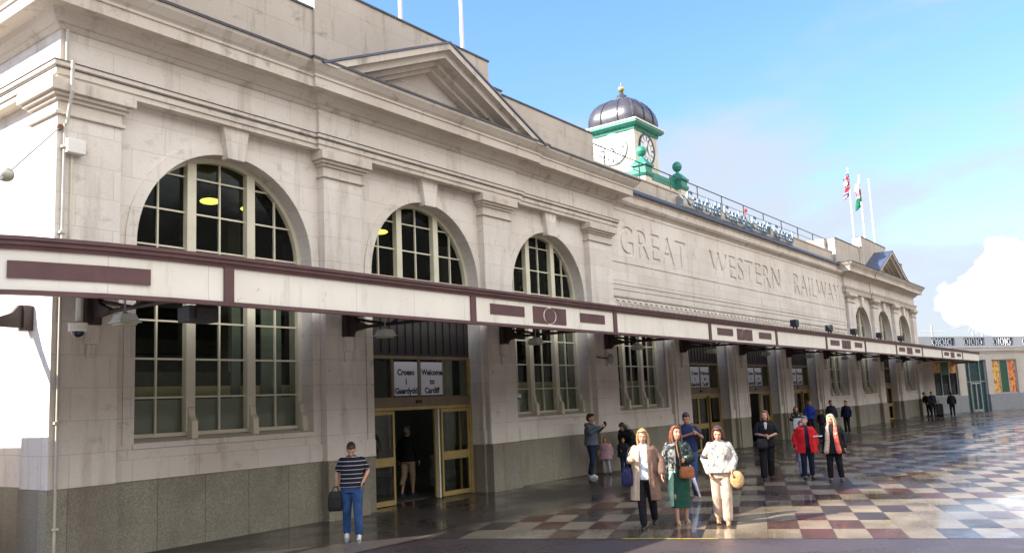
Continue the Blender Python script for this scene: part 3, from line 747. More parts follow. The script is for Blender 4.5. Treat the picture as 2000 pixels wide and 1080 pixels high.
for ax in (0, 1):
    for s_ in (-1, 1):
        for t_ in (-.86, -.33, .33, .86):
            g = G()
            for (r0, z0), (r1, z1) in zip(dome[:-2], dome[1:-1]):
                def P(r, z, dz): 
                    v = [t_*r, s_*(r+.008)*(1-abs(t_)**5)**.2]; v = v if ax == 0 else v[::-1]; return (TX+v[0], TY+v[1], z)
                g.tube(P(r0, z0, 0), P(r1, z1, 0), .032, n=6)
            g.done('rib', LEAD, d)
g = G(); g.lathe(TX, TY, [(.3, 17.16), (.34, 17.3), (.27, 17.36), (.25, 17.5), (.12, 17.56), (.1, 17.68)], 16); fz = g.done('finial', LEAD, T, smooth=True)
g = G(); g.ball((TX, TY, 17.86), .17, 10); g.tube((TX, TY, 18.0), (TX, TY, 18.25), .012, n=6); g.done('gilded_ball', simple('gilt', (.6, .45, .2), .35, .6), fz, smooth=True)
DIAL = simple('clock_dial_white', (.82, .82, .8), .4, var=.03); RIMB = simple('clock_navy', (.02, .03, .07), .4)
for k, (rot, c_) in enumerate(((0, (TX, TY-1.225, 14.42)), (-90, (TX-1.225, TY, 14.42)))):
    M = Matrix.Translation(c_) @ Matrix.Rotation(R(rot), 4, 'Z')
    rim = RIMB if k == 0 else GREY
    def disc(g, r0, r1, y0, y1, n=40):
        for i in range(n):
            t0, t1 = 2*math.pi*i/n, 2*math.pi*(i+1)/n
            g.prism([(r*math.cos(t), r*math.sin(t)) for r, t in ((r0, t0), (r0, t1), (r1, t1), (r1, t0))], 'y', y0, y1)
    g = G(); disc(g, 0.001, .74, -.02, .02); g.xf(M); cf = g.done('clock_face', DIAL, T)
    g = G(); disc(g, .7, .8, -.05, .02); g.xf(M); g.done('rim', rim, cf)
    g = G(); disc(g, .42, .435, -.028, -.019); g.xf(M); g.done('chapter_ring', rim, cf)
    g = G()
    for i in range(12):
        t = 2*math.pi*i/12; wd = .03 if i % 3 else .05
        a = Vector((math.sin(t), 0, math.cos(t))); b = Vector((math.cos(t), 0, -math.sin(t)))
        vs = [a*r+b*s2+Vector((0, yy, 0)) for yy in (-.03, -.019) for r, s2 in ((.48, -wd*.8), (.66, -wd), (.66, wd), (.48, wd*.8))]
        g.faces(vs, [(0, 1, 2, 3), (4, 5, 6, 7), (0, 1, 5, 4), (1, 2, 6, 5), (2, 3, 7, 6), (3, 0, 4, 7)])
    g.xf(M); g.done('hour_marks', RIMB, cf)
    for ang, ln, wd in ((R(150), .34, .035), (R(118 if k else 20), .56, .022)):
        a = Vector((math.sin(ang), 0, math.cos(ang))); b = Vector((math.cos(ang), 0, -math.sin(ang)))
        vs = [a*r+b*s2+Vector((0, yy, 0)) for yy in (-.055, -.04) for r, s2 in ((-.1, -wd), (ln, -wd*.4), (ln, wd*.4), (-.1, wd))]
        g = G(); g.faces(vs, [(0, 1, 2, 3), (4, 5, 6, 7), (0, 1, 5, 4), (1, 2, 6, 5), (2, 3, 7, 6), (3, 0, 4, 7)]); g.xf(M); g.done('hand', RIMB, cf)
# podium of the tower with green capped piers
a_ = 1.9
g = G(); g.box(TX-a_, TX+a_, TY-a_, TY+a_, 9.4, 12.55); g.done('podium', OFFW, T)
g = G(); g.box(TX-a_+.25, TX+a_-.25, TY-a_-.03, TY-a_+.12, 12.56, 12.95); g.box(TX-a_-.03, TX-a_+.12, TY-a_+.25, TY+a_-.25, 12.56, 12.95); g.done('green_curb', GREEN, T, bevel=.02)
for sx in (-1, 1):
    x, y = TX+sx*a_, TY-a_
    def fr(g, h0, h1, z0, z1):
        vs = [(x+qx*h, y+qy*h, z) for h, z in ((h0, z0), (h1, z1)) for qx, qy in ((-1, -1), (1, -1), (1, 1), (-1, 1))]
        g.faces(vs, [(0, 3, 2, 1), (4, 5, 6, 7), (0, 1, 5, 4), (1, 2, 6, 5), (2, 3, 7, 6), (3, 0, 4, 7)])
    g = G(); g.box(x-.3, x+.3, y-.3, y+.3, 11.9, 12.5); p = g.done('corner_pier', OFFW, T)
    g = G(); fr(g, .33, .4, 12.5, 12.62); fr(g, .4, .4, 12.62, 12.72); fr(g, .34, .34, 12.72, 13.0); fr(g, .42, .42, 13.0, 13.1); fr(g, .4, .14, 13.1, 13.4)
    g.lathe(x, y, [(.1, 13.4), (.08, 13.5), (.1, 13.52), (.2, 13.6), (.25, 13.74), (.22, 13.9), (.12, 14.0), (.03, 14.04)], 16); g.done('ball_cap', GREEN, p, bevel=.01)

# entrance canopy ---------------------------------------------------------
CN = empty('station_canopy', (37, 12, 3.68)); tag(CN, 'long cream and aubergine canopy curving round the corner over the station pavement', 'canopy')
FY = 9.92
def fas_path():
    pts = [(1.6, 12.6), (2.15, 11.75), (2.85, 11.05), (3.6, 10.55), (4.4, 10.22), (5.2, 10.03), (6.0, FY+.02), (6.85, FY)]
    pts += [(x, FY) for x in (12.03, 17.2, 22.5, 27.8, 33.2, 38.7, 44.3, 50.1, 55.5, 62.2, 67.85)]
    pts += [(2*MX-x, y) for x, y in pts[:7][::-1]]
    return pts
FP = fas_path()
BZ, TZ = 3.68, 4.34
# soffit / roof slab
g = G(); pts = FP+[(2*MX-1.6, 13.8), (1.6, 13.8)]
inner = [(x, max(y+.12, 0)) for x, y in FP]
pl = inner+[(72.6, 13.66), (68.45, 13.66), (6.25, 13.66), (2.0, 13.66)]
g.faces([(x, y, 4.24) for x, y in pl]+[(x, y, 4.3) for x, y in pl], [tuple(range(len(pl))), tuple(range(2*len(pl)-1, len(pl)-1, -1))]+[(i, (i+1) % len(pl), len(pl)+(i+1) % len(pl), len(pl)+i) for i in range(len(pl))])
bmesh.ops.triangulate(g.bm, faces=g.bm.faces); g.done('roof_deck', SOFF, CN)
g = G(); g.sweep(FP, [(-.04, BZ), (.05, BZ), (.05, BZ+.055), (-.04, BZ+.055)]); g.done('bottom_trim', PURP, CN)
g = G(); g.sweep(FP, [(-.06, 4.2), (.05, 4.2), (.06, 4.24), (.1, 4.25), (.1, 4.29), (.13, 4.3), (.13, 4.345), (-.06, 4.345)]); g.done('top_trim', PURP, CN)
bounds = [7]+list(range(8, 18))
seg = [(0, 7)]+[(k, k+1) for k in range(7, 17)]+[(17, len(FP)-1)]
for n_, (a, b) in enumerate(seg):
    g = G(); g.sweep(FP[a:b+1], [(-.03, BZ+.055), (.02, BZ+.055), (.02, 4.2), (-.03, 4.2)]); o = g.done('fascia_panel', CREAM, CN)
    if 0 < n_:
        x = FP[a][0]; g = G(); g.box(x-.075, x+.075, FY-.05, FY-.021, BZ+.056, 4.199); g.done('divider', PURP, o)
    x0, x1 = FP[a][0], FP[b][0]
    if n_ == 0:
        # long plaque following the curve
        g = G(); P2 = [(4.22, 10.283), (4.4, 10.215), (5.2, 10.025), (5.75, 9.95)]
        g.sweep(P2, [(.018, 3.87), (.035, 3.87), (.035, 4.07), (.018, 4.07)]); g.done('plaque', PURP, o)
    elif n_ % 2 == 0 and n_ < 11:
        wd = x1-x0; m_ = (x0+x1)/2-.08
        yy0, yy1 = FY-.036, FY-.021
        g = G(); g.box(x0+.1*wd, x0+.31*wd, yy0, yy1, 3.9, 4.1)
        g.box(x1-.29*wd, x1-.09*wd, yy0, yy1, 3.9, 4.1); g.islands('plaque', PURP, o)
        g = G(); n = 28
        for s_ in (-1, 1):
            arc = [(m_+s_*.30*math.cos(t)*.9, 3.97+.215*math.sin(t)) for t in [(-math.pi/2)+math.pi*i/10 for i in range(11)]]
            g.prism([(m_+s_*.6, 3.8), (m_+s_*.6, 4.14)]+[(m_+s_*.05, 4.14), ] + [(m_+s_*max(.25*math.cos(t), .05), 3.97+.17*math.sin(t)) for t in [math.pi/2-math.pi*i/10 for i in range(1, 10)]]+[(m_+s_*.05, 3.8)], 'y', yy0, yy1)
        g.prism([(m_+.19*math.cos(2*math.pi*i/n), 3.97+.155*math.sin(2*math.pi*i/n)) for i in range(n)], 'y', yy0-.004, yy1); g.done('roundel', PURP, o)
# brackets at each pilaster / pier
bxs = [6.9]+[(a+b)/2 for a, b in pil[1:]]+[(bays[k]+bays[k+1])/2 for k in range(3, 7)]+[2*MX-(a+b)/2 for a, b in pil[::-1]]
bxs[8] = 2*MX-23.2
g0 = None
for k, x in enumerate(bxs):
    g = G()
    prof = [(13.66, 3.78), (13.45, 3.78), (13.3, 3.86), (12.6, 3.88), (11.4, 3.9), (10.0, 3.92), (10.0, 4.11), (13.66, 4.2)]
    g.prism([(13.66, 3.78), (13.5, 3.78), (13.42, 3.86), (13.05, 3.9), (13.02, 3.96), (13.3, 4.05), (13.42, 4.2), (13.66, 4.2)], 'x', x-.05, x+.05)
    g.tube((x, 13.3, 3.93), (x, 10.0, 3.9), .035, n=8); g.tube((x, 13.3, 4.1), (x, 12.4, 3.92), .03, n=8); g.tube((x, 11.6, 4.2), (x, 12.4, 3.92), .025, n=8); g.tube((x, 11.6, 4.2), (x, 10.8, 3.91), .025, n=8)
    g.box(x-.12, x+.12, 13.55, 13.68, 3.76, 4.236)
    g.box(x-.06, x+.06, 10.0, 13.55, 4.16, 4.236)
    g.done('bracket', IRON, CN)
    g = G(); g.box(x-.1, x+.1, 13.56, 13.69, 3.45, 3.76); g.box(x-.07, x+.07, 13.61, 13.69, 3.22, 3.45); g.done('corbel', LIME, CN, bevel=.02)
# girders running lengthwise and round the corner
g = G()
g.box(4.5, 70, 10.86, 10.94, 3.98, 4.238)
g.done('girder', IRON, CN)
g = G(); g.box(4.5, 70, 12.36, 12.44, 4.1, 4.238); g.done('girder', IRON, CN)
# bracket on the flank wall at the corner
g = G(); g.prism([(6.28, 3.74), (4.4, 3.8), (2.4, 3.9), (2.4, 4.0), (4.9, 3.94), (5.3, 3.86), (5.7, 3.86), (6.0, 3.98), (6.1, 4.11), (6.28, 4.11)], 'y', 14.35, 14.45); g.box(6.15, 6.29, 14.3, 14.5, 3.7, 4.1)
g.done('bracket', IRON, CN)

# hanging lamps
def lamp_proto():
    L0 = empty('canopy_lamp', (0, 0, 0))
    g = G(); g.tube((0, 0, .13), (0, 0, .44), .012, n=8); g.tube((0, 0, .12), (0, 0, .16), .035, n=10); g.done('stem', GREY, L0)
    g = G()
    for (h0, z0), (h1, z1) in (((.155, 0.), (.11, .12)), ((.11, .12), (.04, .135))):
        vs = [(qx*h, qy*h, z) for h, z in ((h0, z0), (h1, z1)) for qx, qy in ((-1, -1), (1, -1), (1, 1), (-1, 1))]
        g.faces(vs, [(0, 1, 5, 4), (1, 2, 6, 5), (2, 3, 7, 6), (3, 0, 4, 7)])
    g.box(-.175, .175, -.175, .175, -.01, .0); g.done('shade', simple('pale_grey_lamp_shade', (.72, .73, .7), .4, var=.1), L0)
    g = G(); g.box(-.13, .13, -.13, .13, -.05, -.011); g.done('diffuser', simple('yellowed_lens', (.4, .38, .26), .3, var=.1), L0, bevel=.015)
    return L0
LP = lamp_proto()
ord_ = ['beside the corner window', 'beside the first open doors', 'over the second arched window', 'beside the last window before the closed doors', 'before the middle doors', 'after the middle doors', 'over the third set of central doors', 'beside the narrow window past the doors', 'at the start of the far pavilion', 'beside the far pavilion door', 'near the far end of the canopy']
lxs = [6.75, 12.2, 17.45, 22.75, 28.1, 33.4, 38.8, 44.3, 50.2, 55.6, 61.5]
for k, x in enumerate(lxs):
    lab = 'pale square lamp hanging under the canopy '+ord_[k]
    if k == 0: o = LP; o.location = (x, 12.35, 3.68); o['label'] = lab
    else: o = copytree(LP, None, (x, 12.35, 3.68), lab)
    o['category'] = 'lamp'; o['group'] = 'lamps hanging under the canopy'
# black floodlights on top of the canopy
F0 = empty('floodlight', (0, 0, 0))
g = G(); g.box(-.16, .16, -.1, .12, .1, .34); g.done('housing', BLACKM, F0, bevel=.02)
g = G(); g.box(-.18, -.16, -.03, .03, 0, .25); g.box(.16, .18, -.03, .03, 0, .25); g.box(-.18, .18, -.04, .04, 0, .02); g.done('bracket', BLACKM, F0)
fls = [(29.9, 'first and nearest black floodlight on the canopy edge'), (33.9, 'second black floodlight from the left on the canopy edge'), (37.3, 'third black floodlight, below the first far arched window'), (41.5, 'fourth black floodlight on the canopy edge'), (45.6, 'farthest black floodlight on the canopy edge')]
for k, (x, lab) in enumerate(fls):
    o = F0 if k == 0 else copytree(F0)
    o.location = (x, FY+.02, 4.346); tag(o, lab, 'floodlight', 'floodlights on the canopy edge')

# things fixed near the corner
S = empty('security_camera', (6.0, 12.25, 3.4)); tag(S, 'white dome camera on a pole under the corner of the canopy', 'camera')
g = G(); g.tube((6.0, 12.25, 3.62), (6.0, 12.25, 4.12), .035); g.done('stem', WHITE, S)
g = G(); g.lathe(6.0, 12.25, [(.12, 3.5), (.13, 3.52), (.13, 3.62), (.05, 3.64)], 20); g.done('housing', WHITE, S, bevel=.005)
g = G(); g.ball((6.0, 12.25, 3.5), .085, 10); g.done('dome_lens', simple('dark_dome', (.01, .012, .03), .12), S, smooth=True)
S = empty('loudspeaker', (6.75, 10.35, 3.45)); tag(S, 'dark grey box loudspeaker hanging under the canopy in front of the corner window', 'loudspeaker')
g = G(); g.box(6.53, 6.98, 10.3, 10.6, 3.5, 3.72); g.done('cabinet', simple('charcoal_plastic', (.016, .016, .02), .5), S, bevel=.02)
g = G(); g.box(6.62, 6.89, 10.27, 10.299, 3.54, 3.68); g.ball((6.755, 10.28, 3.6), .03, 6); g.done('grille', BLACKM, S)
g = G(); g.tube((6.75, 10.45, 3.7), (6.75, 10.45, 4.12), .02); g.done('hanger', BLACKM, S)
S = empty('junction_box', (6.55, PL, 6.5)); tag(S, 'small white box with a thin conduit on the corner pilaster', 'junction box')
g = G(); g.box(6.4, 6.7, PL-.16, PL-.001, 6.52, 6.76); g.done('housing', WHITE, S, bevel=.015)
g = G(); g.tube((6.53, PL-.03, 4.2), (6.53, PL-.03, 6.52), .017, n=8); g.done('conduit', OFFW, S)
S = empty('corner_downpipe', (6.4, PL-.04, 0)); tag(S, 'slim white pipe running up the building corner', 'pipe')
g = G()
g.tube((6.4, PL-.05, 0.02), (6.4, PL-.05, 7.0), .024, n=10); g.tube((6.41, PL-.09, 7.0), (6.41, PL-.24, 7.5), .03, n=8); g.tube((6.41, PL-.24, 7.5), (6.41, PL-.24, 8.02), .03, n=8); g.tube((6.41, PL-.04, 8.05), (6.41, PL-.04, 8.62), .03, n=8)
for z in (.6, 2.2, 5.2, 6.6): g.box(6.35, 6.45, PL-.09, PL-.001, z, z+.04)
g.done('pipe', simple('dull_pipe_paint', (.56, .52, .45), .5, var=.2), S)
S = empty('wall_stay', (6.35, PL, 6.94)); tag(S, 'thin metal stay with a round ball running down from the building corner', 'stay')
A0, A1 = Vector((6.34, PL, 6.94)), Vector((5.1, 12.55, 5.69)); dd = (A1-A0)
g = G(); g.tube(A0, A0+dd*2.3, .012, n=6); g.done('rod', GREY, S)
g = G(); g.ball(A1, .105, 12); g.done('ball', simple('pitted_alloy', (.55, .5, .42), .4, .3), S, smooth=True)
g = G(); g.tube(A0-Vector((0, .04, 0)), A0+Vector((0, .01, 0)), .05, n=10); g.done('anchor', simple('rusty_iron', (.2, .09, .05), .7), S)
for x, lab in ((3.28, 'left of two short beige posts at the foot of the flank wall'), (3.68, 'right of two short beige posts at the foot of the flank wall')):
    S = empty('short_post', (0, 0, 0)); 
    yy = 8.4
    g = G(); g.box(x-.03, x+.03, yy-.03, yy+.03, .004, .13); g.box(x-.036, x+.036, yy-.036, yy+.036, .13, .15); S2 = g.done('short_post', simple('beige_post_paint', (.45, .33, .2), .6)); bpy.data.objects.remove(S)
    tag(S2, lab, 'post', 'short beige posts')
# small wall cameras
for (x, z, lab) in ((18.55, 2.35, 'small white wall camera on a conduit left of the second arched window'),):
    S = empty('wall_camera', (x, W, z)); tag(S, lab, 'camera')
    g = G(); g.tube((x, W-.05, z+.12), (x, W-.05, 3.4), .015, n=6); g.done('conduit', WHITE, S)
    g = G(); g.box(x-.07, x+.07, W-.16, W-.032, z, z+.1); g.done('mount', WHITE, S, bevel=.01)
    g = G(); g.ball((x, W-.09, z), .05, 8); g.done('lens', BLACKM, S, smooth=True)
S = empty('hanging_basket_bracket', (22.7, 13.3, 3.4)); tag(S, 'round convex fitting fixed under the canopy by the second window pier', 'wall fitting')
g = G(); g.ball((22.55, 13.2, 3.42), .16, 10, 1, .5, 1); g.done('disc', GREY, S, smooth=True); g = G(); g.tube((22.55, 13.2, 3.42), (22.55, 13.68, 3.5), .02); g.done('arm', BLACKM, S)
# interior ceiling lamps
lab = ['lit yellow oval lamp behind the middle of the first arched window', 'lit yellow oval lamp behind the right side of the first arched window', 'lit yellow oval lamp behind the second arched window']
for k, (x, y, z) in enumerate(((10.61, 16, 6.84), (12.6, 17.35, 7.22), (16.2, 16.5, 7.0))):
    S = empty('ceiling_lamp', (x, y, z)); tag(S, lab[k], 'lamp', 'lit lamps inside the station')
    g = G(); g.ball((x, y, z), .21, 10, 1, 1, .28); g.done('globe', GLOW, S, smooth=True)
    g = G(); g.tube((x, y, z), (x, y, 7.4), .012, n=6); g.done('cord', BLACKM, S)

# flagpoles -----------------------------------------------------------------
def pole(x, y, z0, z1, lab):
    S = empty('flagpole', (x, y, z0)); tag(S, lab, 'flagpole', 'flagpoles on the roof')
    g = G(); g.tube((x, y, z0), (x, y, z1), .06, .04, n=10); g.done('mast', WHITE, S, smooth=False)
    g = G(); g.ball((x, y, z1+.05), .08, 8); g.done('finial', WHITE, S, smooth=True); return S
pole(15.4, 14.75, 11.0, 19, 'left of two white flagpoles above the near pediment'); pole(17.9, 14.75, 11.0, 19, 'right of two white flagpoles above the near pediment')
RP = [(57.6, 14.75, 16.55), (60.3, 14.75, 16.6), (62.9, 14.75, 16.8)]
labs = ['leftmost white flagpole on the far pavilion, flying a red white and blue flag', 'middle white flagpole on the far pavilion, flying a white and green flag', 'bare white flagpole, rightmost on the far pavilion']
for (x, y, z), l_ in zip(RP, labs): pole(x, y, 11.0, z, l_)
def flag(name, x, y, z, wd, hg, mats, fn, label, lean):
    me = bpy.data.meshes.new(name); nx, ny = 26, 20; vs = []; fs = []
    for j in range(ny+1):
        for i in range(nx+1):
            a = i/nx; b = j/ny
            fold = .16*math.sin(a*11+b*3)*a+.06*math.sin(a*23-b*4)
            vs.append((-wd*a*lean[0]-.03, fold+wd*a*lean[1]*.3, -hg*b-a*lean[2]*hg-.1*a*a*b))
    for j in range(ny):
        for i in range(nx): fs.append((j*(nx+1)+i, j*(nx+1)+i+1, (j+1)*(nx+1)+i+1, (j+1)*(nx+1)+i))
    me.from_pydata(vs, [], fs)
    for mm in mats: me.materials.append(mm)
    for k, p in enumerate(me.polygons): p.material_index = fn((k % nx)/nx, (k//nx)/ny); p.use_smooth = True
    o = bpy.data.objects.new(name, me); C.objects.link(o); o.location = (x, y, z); tag(o, label, 'flag')
    s_ = o.modifiers.new('s', 'SOLIDIFY'); s_.thickness = .01; return o
FR, FB, FWH, FG = simple('flag_red', (.6, .03, .06), .7), simple('flag_blue', (.03, .05, .22), .7), simple('flag_white', (.8, .8, .78), .7, var=.05), simple('flag_green', (.01, .2, .1), .7)
def uj(a, b):
    a, b = a*2-1, b*2-1
    if abs(a) < .12 or abs(b) < .2: return 0
    if abs(a) < .22 or abs(b) < .34: return 2
    if abs(abs(a)-abs(b)) < .1: return 0
    if abs(abs(a)-abs(b)) < .26: return 2
    return 1
flag('flag', RP[0][0], RP[0][1], RP[0][2]-.1, 1.6, 1.15, [FR, FB, FWH], uj, 'drooping red white and blue flag on the left far pole', (.62, 0, .75))
def wl(a, b):
    if .28 < a < .78 and .26+.2*abs(a-.5) < b < .8 and math.sin(a*19)+math.sin(b*17+a*6) > -.9: return 0
    return 2 if b < .5 else 1
flag('flag', RP[1][0], RP[1][1], RP[1][2]-.15, 1.7, 1.5, [FR, FG, FWH], wl, 'white and green flag with a red emblem on the middle far pole', (.62, 0, .55))

# far wing -------------------------------------------------------------------
wp0 = Vector((69.5, 13.7, 0)); wd_ = Vector((10.3, -4.95, 0)).normalized(); wn = Vector((-wd_.y, wd_.x, 0))   # wn points into the wing
WM = Matrix.Translation(wp0) @ Matrix.Rotation(math.atan2(wd_.y, wd_.x), 4, 'Z')
WB = empty('shop_wing', wp0); tag(WB, 'low pale wing with lattice parapet and shop windows beyond the station', 'building')
def wpart(g, nm, mat, par=None, **k): g.xf(WM); return g.done(nm, mat, par or WB, **k)
g = G()
for a, b in ((-1.2, 1.0), (3.85, 4.75), (7.35, 8.1), (11.25, 34)): g.box(a, b, 0, .5, 1.25, 3.95)
g.box(-1.2, 34, 0, .5, 3.95, 4.62); g.box(11.25, 34, .5, 12, 1.25, 4.6); wpart(g, 'wall', WINGS)
g = G(); 
for a, b in ((-1.2, 4.7), (7.4, 34)): g.box(a, b, -.04, .5, 0, 1.25)
wpart(g, 'plinth', WINGB)
g = G(); g.box(-1.2, 34, -.12, .5, 4.62, 4.86); g.box(-1.2, 34, -.06, .5, 4.5, 4.62); wpart(g, 'cornice', WINGS, bevel=.02)
g = G(); g.box(-1.2, 34, .1, 12, 4.86, 4.9); wpart(g, 'roof', LEAD)
g = G(); gr = []
for s0, s1 in ((1.15, 3.85), (4.95, 7.5), (8.6, 11.2), (12.4, 15), (16.2, 18.8)): gr.append((s0, s1))
ed = [-1.2]+[v for p in gr for v in p]+[34]
for k in range(0, len(ed), 2): g.box(ed[k], ed[k+1], .0, .3, 4.9, 5.8)
for s0, s1 in gr: g.box(s0, s1, 0, .3, 4.9, 5.08); g.box(s0, s1, 0, .3, 5.7, 5.8)
wpart(g, 'parapet', WINGP)
for s0, s1 in gr:
    g = G(); n = 3; wd = (s1-s0)/n
    for k in range(n):
        a, b = s0+k*wd+.1, s0+(k+1)*wd-.1
        for (q0, q1) in (((a, 5.08), (b, 5.7)), ((a, 5.7), (b, 5.08)), ((a, 5.08), (a, 5.7)), ((b, 5.08), (b, 5.7)), ((a, 5.39), (b, 5.39)), (((a+b)/2, 5.08), ((a+b)/2, 5.7)), ((a, 5.68), (b, 5.68)), ((a, 5.1), (b, 5.1))):
            g.tube((q0[0], .12, q0[1]), (q1[0], .12, q1[1]), .035, n=4)
    wpart(g, 'lattice_grille', LEAD)
GT = glass('shop_glass', (.6, .68, .68), .14)
POST = []
def poster(name, cols):
    t = MT(name, cols[0], .5); c = t.mix(t.ramp(t.noise(2.2, 3), .42, .5), cols[0], cols[1]); c = t.mix(t.ramp(t.noise(4.5, 3), .52, .6), c, cols[2]); return t.setcol(c).m
PO1 = poster('orange_food_photo', ((.55, .2, .05), (.7, .42, .1), (.3, .1, .04))); PO2 = poster('red_food_photo', ((.6, .12, .05), (.75, .3, .08), (.25, .05, .03)))
PGN = simple('dark_green_poster', (.015, .08, .04), .5)
def shopwin(s0, s1, z0, z1, posters):
    g = G(); g.box(s0, s1, .1, .2, z0, z0+.1); g.box(s0, s1, .1, .2, z1-.08, z1)
    for k in range(4): x = s0+(s1-s0-.08)*k/3; g.box(x, x+.08, .1, .2, z0+.1, z1-.08)
    f = wpart(g, 'window', GREY)
    g = G(); g.box(s0, s1, .17, .18, z0+.05, z1-.05); wpart(g, 'pane', GT, f)
    for k, (mt_, zb) in enumerate(posters):
        x = s0+(s1-s0-.08)*k/3+.08; g = G(); g.box(x, x+(s1-s0-.08)/3-.08, .13, .15, zb, z1-.08); wpart(g, 'poster', mt_, f)
shopwin(1.0, 3.85, 1.25, 3.95, ((PO1, 3.05), (PGN, 2.9), (PO1, 3.0)))
shopwin(8.1, 11.25, 1.25, 3.95, ((PO1, 1.35), (PGN, 1.35), (PO2, 1.35)))
g = G(); g.box(4.75, 7.35, .2, .26, 0, 3.95); dd_ = wpart(g, 'glazed_doorway', TEAL)
g = G()
for x in (4.8, 5.35, 6.6, 7.25): g.box(x, x+.06, .12, .2, 0, 3.9)
for x in (5.41, 5.95, 6.0, 6.54): g.box(x, x+.05, .1, .2, 0.02, 2.1)
g.box(5.41, 6.59, .1, .2, 2.1, 2.2); g.box(5.41, 6.59, .1, .2, 0.01, .12); g.box(4.86, 7.25, .12, .2, 2.25, 2.3); wpart(g, 'door_frame', GREY, dd_)
g = G(); g.box(-1.2, 11.2, 3, 3.1, 0, 4.5); wpart(g, 'interior_wall', DIM)

# railway overhead line gantry behind the wing
S = empty('overhead_line_gantry', (84, 30, 0)); tag(S, 'thin grey railway overhead line masts and arms rising behind the far wing', 'gantry')
def at(px, py, D):     # world point on the camera ray at horizontal distance D
    dxy = fw*FPX + r_*(px-1000-CX) - u_*(py-540-CY); k = D/math.hypot(dxy.x, dxy.y); return Vector((0, 0, H))+dxy*k
for (a, b, nm) in (((1821, 656), (1821, 634), 'mast'), ((1787, 655), (1788, 620), 'mast'), ((1898, 632), (1893, 648), 'mast'), ((1919, 656), (1919, 648), 'mast')):
    p, q = at(*a, 95), at(*b, 95); g = G(); g.tube(Vector((p.x, p.y, 0)), Vector((p.x, p.y, q.z)), .1, n=6); g.done(nm, GREY, S)
for a, b in (((1812, 637), (1822, 637)), ((1796, 648), (1845, 646)), ((1856, 643), (1898, 633)), ((1898, 633), (1891, 648)), ((1900, 652), (1919, 648)), ((1835, 648), (1843, 646))):
    g = G(); g.tube(at(*a, 95), at(*b, 95), .045, n=5); g.done('arm', GREY, S)

# ------------------------------------------------------------------ people
def blob(g, name, mat, parent=None, voxel=.012, smooth=6, factor=.6):
    bmesh.ops.recalc_face_normals(g.bm, faces=g.bm.faces)
    me = bpy.data.meshes.new('tmp'); g.bm.to_mesh(me); g.bm.free()
    o = bpy.data.objects.new('tmp', me); C.objects.link(o)
    r = o.modifiers.new('r', 'REMESH'); r.mode = 'VOXEL'; r.voxel_size = voxel
    if smooth: s_ = o.modifiers.new('s', 'SMOOTH'); s_.iterations = smooth; s_.factor = factor
    bpy.context.view_layer.update()
    m2 = bpy.data.meshes.new_from_object(o.evaluated_get(bpy.context.evaluated_depsgraph_get()))
    bpy.data.objects.remove(o); bpy.data.meshes.remove(me)
    m2.materials.clear(); m2.materials.append(mat)
    for p in m2.polygons: p.use_smooth = True
    m2.name = name; o = bpy.data.objects.new(name, m2); C.objects.link(o); o.parent = parent; return o
def link(g, name, mat, parent, smooth=True, bevel=0):
    """mesh already in the parent's own frame"""
    o = g.done(name, mat, None, smooth=smooth, bevel=bevel); o.parent = parent; return o
class BG(G):
    def limb(s, pts, rad, n=12):
        for i in range(len(pts)-1): s.tube(pts[i], pts[i+1], rad[i], rad[i+1], n)
        for p, r in zip(pts, rad): s.ball(p, r, 6)
        return s
    def loft(s, secs, n=20, e=2.3):
        vs = []
        for z, cx, cy, rx, ry in secs:
            for i in range(n):
                t = 2*math.pi*i/n; c, q = math.cos(t), math.sin(t)
                vs.append((cx+rx*math.copysign(abs(c)**(2/e), c), cy+ry*math.copysign(abs(q)**(2/e), q), z))
        fs = [(k*n+i, k*n+(i+1) % n, (k+1)*n+(i+1) % n, (k+1)*n+i) for k in range(len(secs)-1) for i in range(n)]
        fs += [tuple(range(n-1, -1, -1)), tuple(range((len(secs)-1)*n, len(secs)*n))]
        return s.faces(vs, fs)
def cloth(name, col, rough=.85, var=.3, sc_=9, stripes=None, blotch=None, sheen=0):
    t = MT(name, col, rough, spec=.25)
    t_ = t.n.new('ShaderNodeTexCoord'); ob = t_.outputs['Object']
    c = t.mix(t.ramp(t.noise(sc_, 4, ob), .3, .7), tuple(min(1, x*1.12) for x in col), tuple(x*(1-var) for x in col))
    if stripes:
        sx = t.n.new('ShaderNodeSeparateXYZ'); t.l.new(ob, sx.inputs[0])
        f = t.math('FRACT', t.math('DIVIDE', sx.outputs[2], stripes[0])); c = t.mix(t.math('LESS_THAN', f, stripes[1]), c, stripes[2])
    if blotch:
        for k, (bc, sc2, th) in enumerate(blotch):
            v = t.vec(ob, (1, 1, .8), loc=(k*3.1, 1.7*k, 0)); c = t.mix(t.ramp(t.noise(sc2, 3, v, .6, .8), th, th+.06), c, bc)
    t.setcol(c)
    h = t.math('ADD', t.noise(14, 3, t.vec(ob, (1, 1, .35)), .6, 1.2), t.math('MULTIPLY', t.noise(5, 3, t.vec(ob, (1.4, 1.4, .5)), .5, 1.5), 1.6))
    t.bump(h, .8, .012); return t.m
SKIN = simple('skin_light', (.52, .27, .18), .5, var=.15, sc_=6); SKIN2 = simple('skin_tanned', (.36, .17, .1), .5, var=.15, sc_=6)
def hairmat(name, col, col2):
    t = MT(name, col, .45); tc_ = t.n.new('ShaderNodeTexCoord').outputs['Object']
    v = t.vec(tc_, (60, 60, 5)); c = t.mix(t.ramp(t.noise(1, 3, v), .35, .65), col, col2)
    t.setcol(c); t.bump(t.noise(1, 2, v), .7, .01); return t.m
HDARK = hairmat('dark_hair', (.02, .014, .011), (.045, .028, .02)); HBLON = hairmat('blonde_hair', (.5, .33, .14), (.28, .16, .065)); HAUB = hairmat('auburn_hair', (.24, .075, .03), (.12, .04, .02))
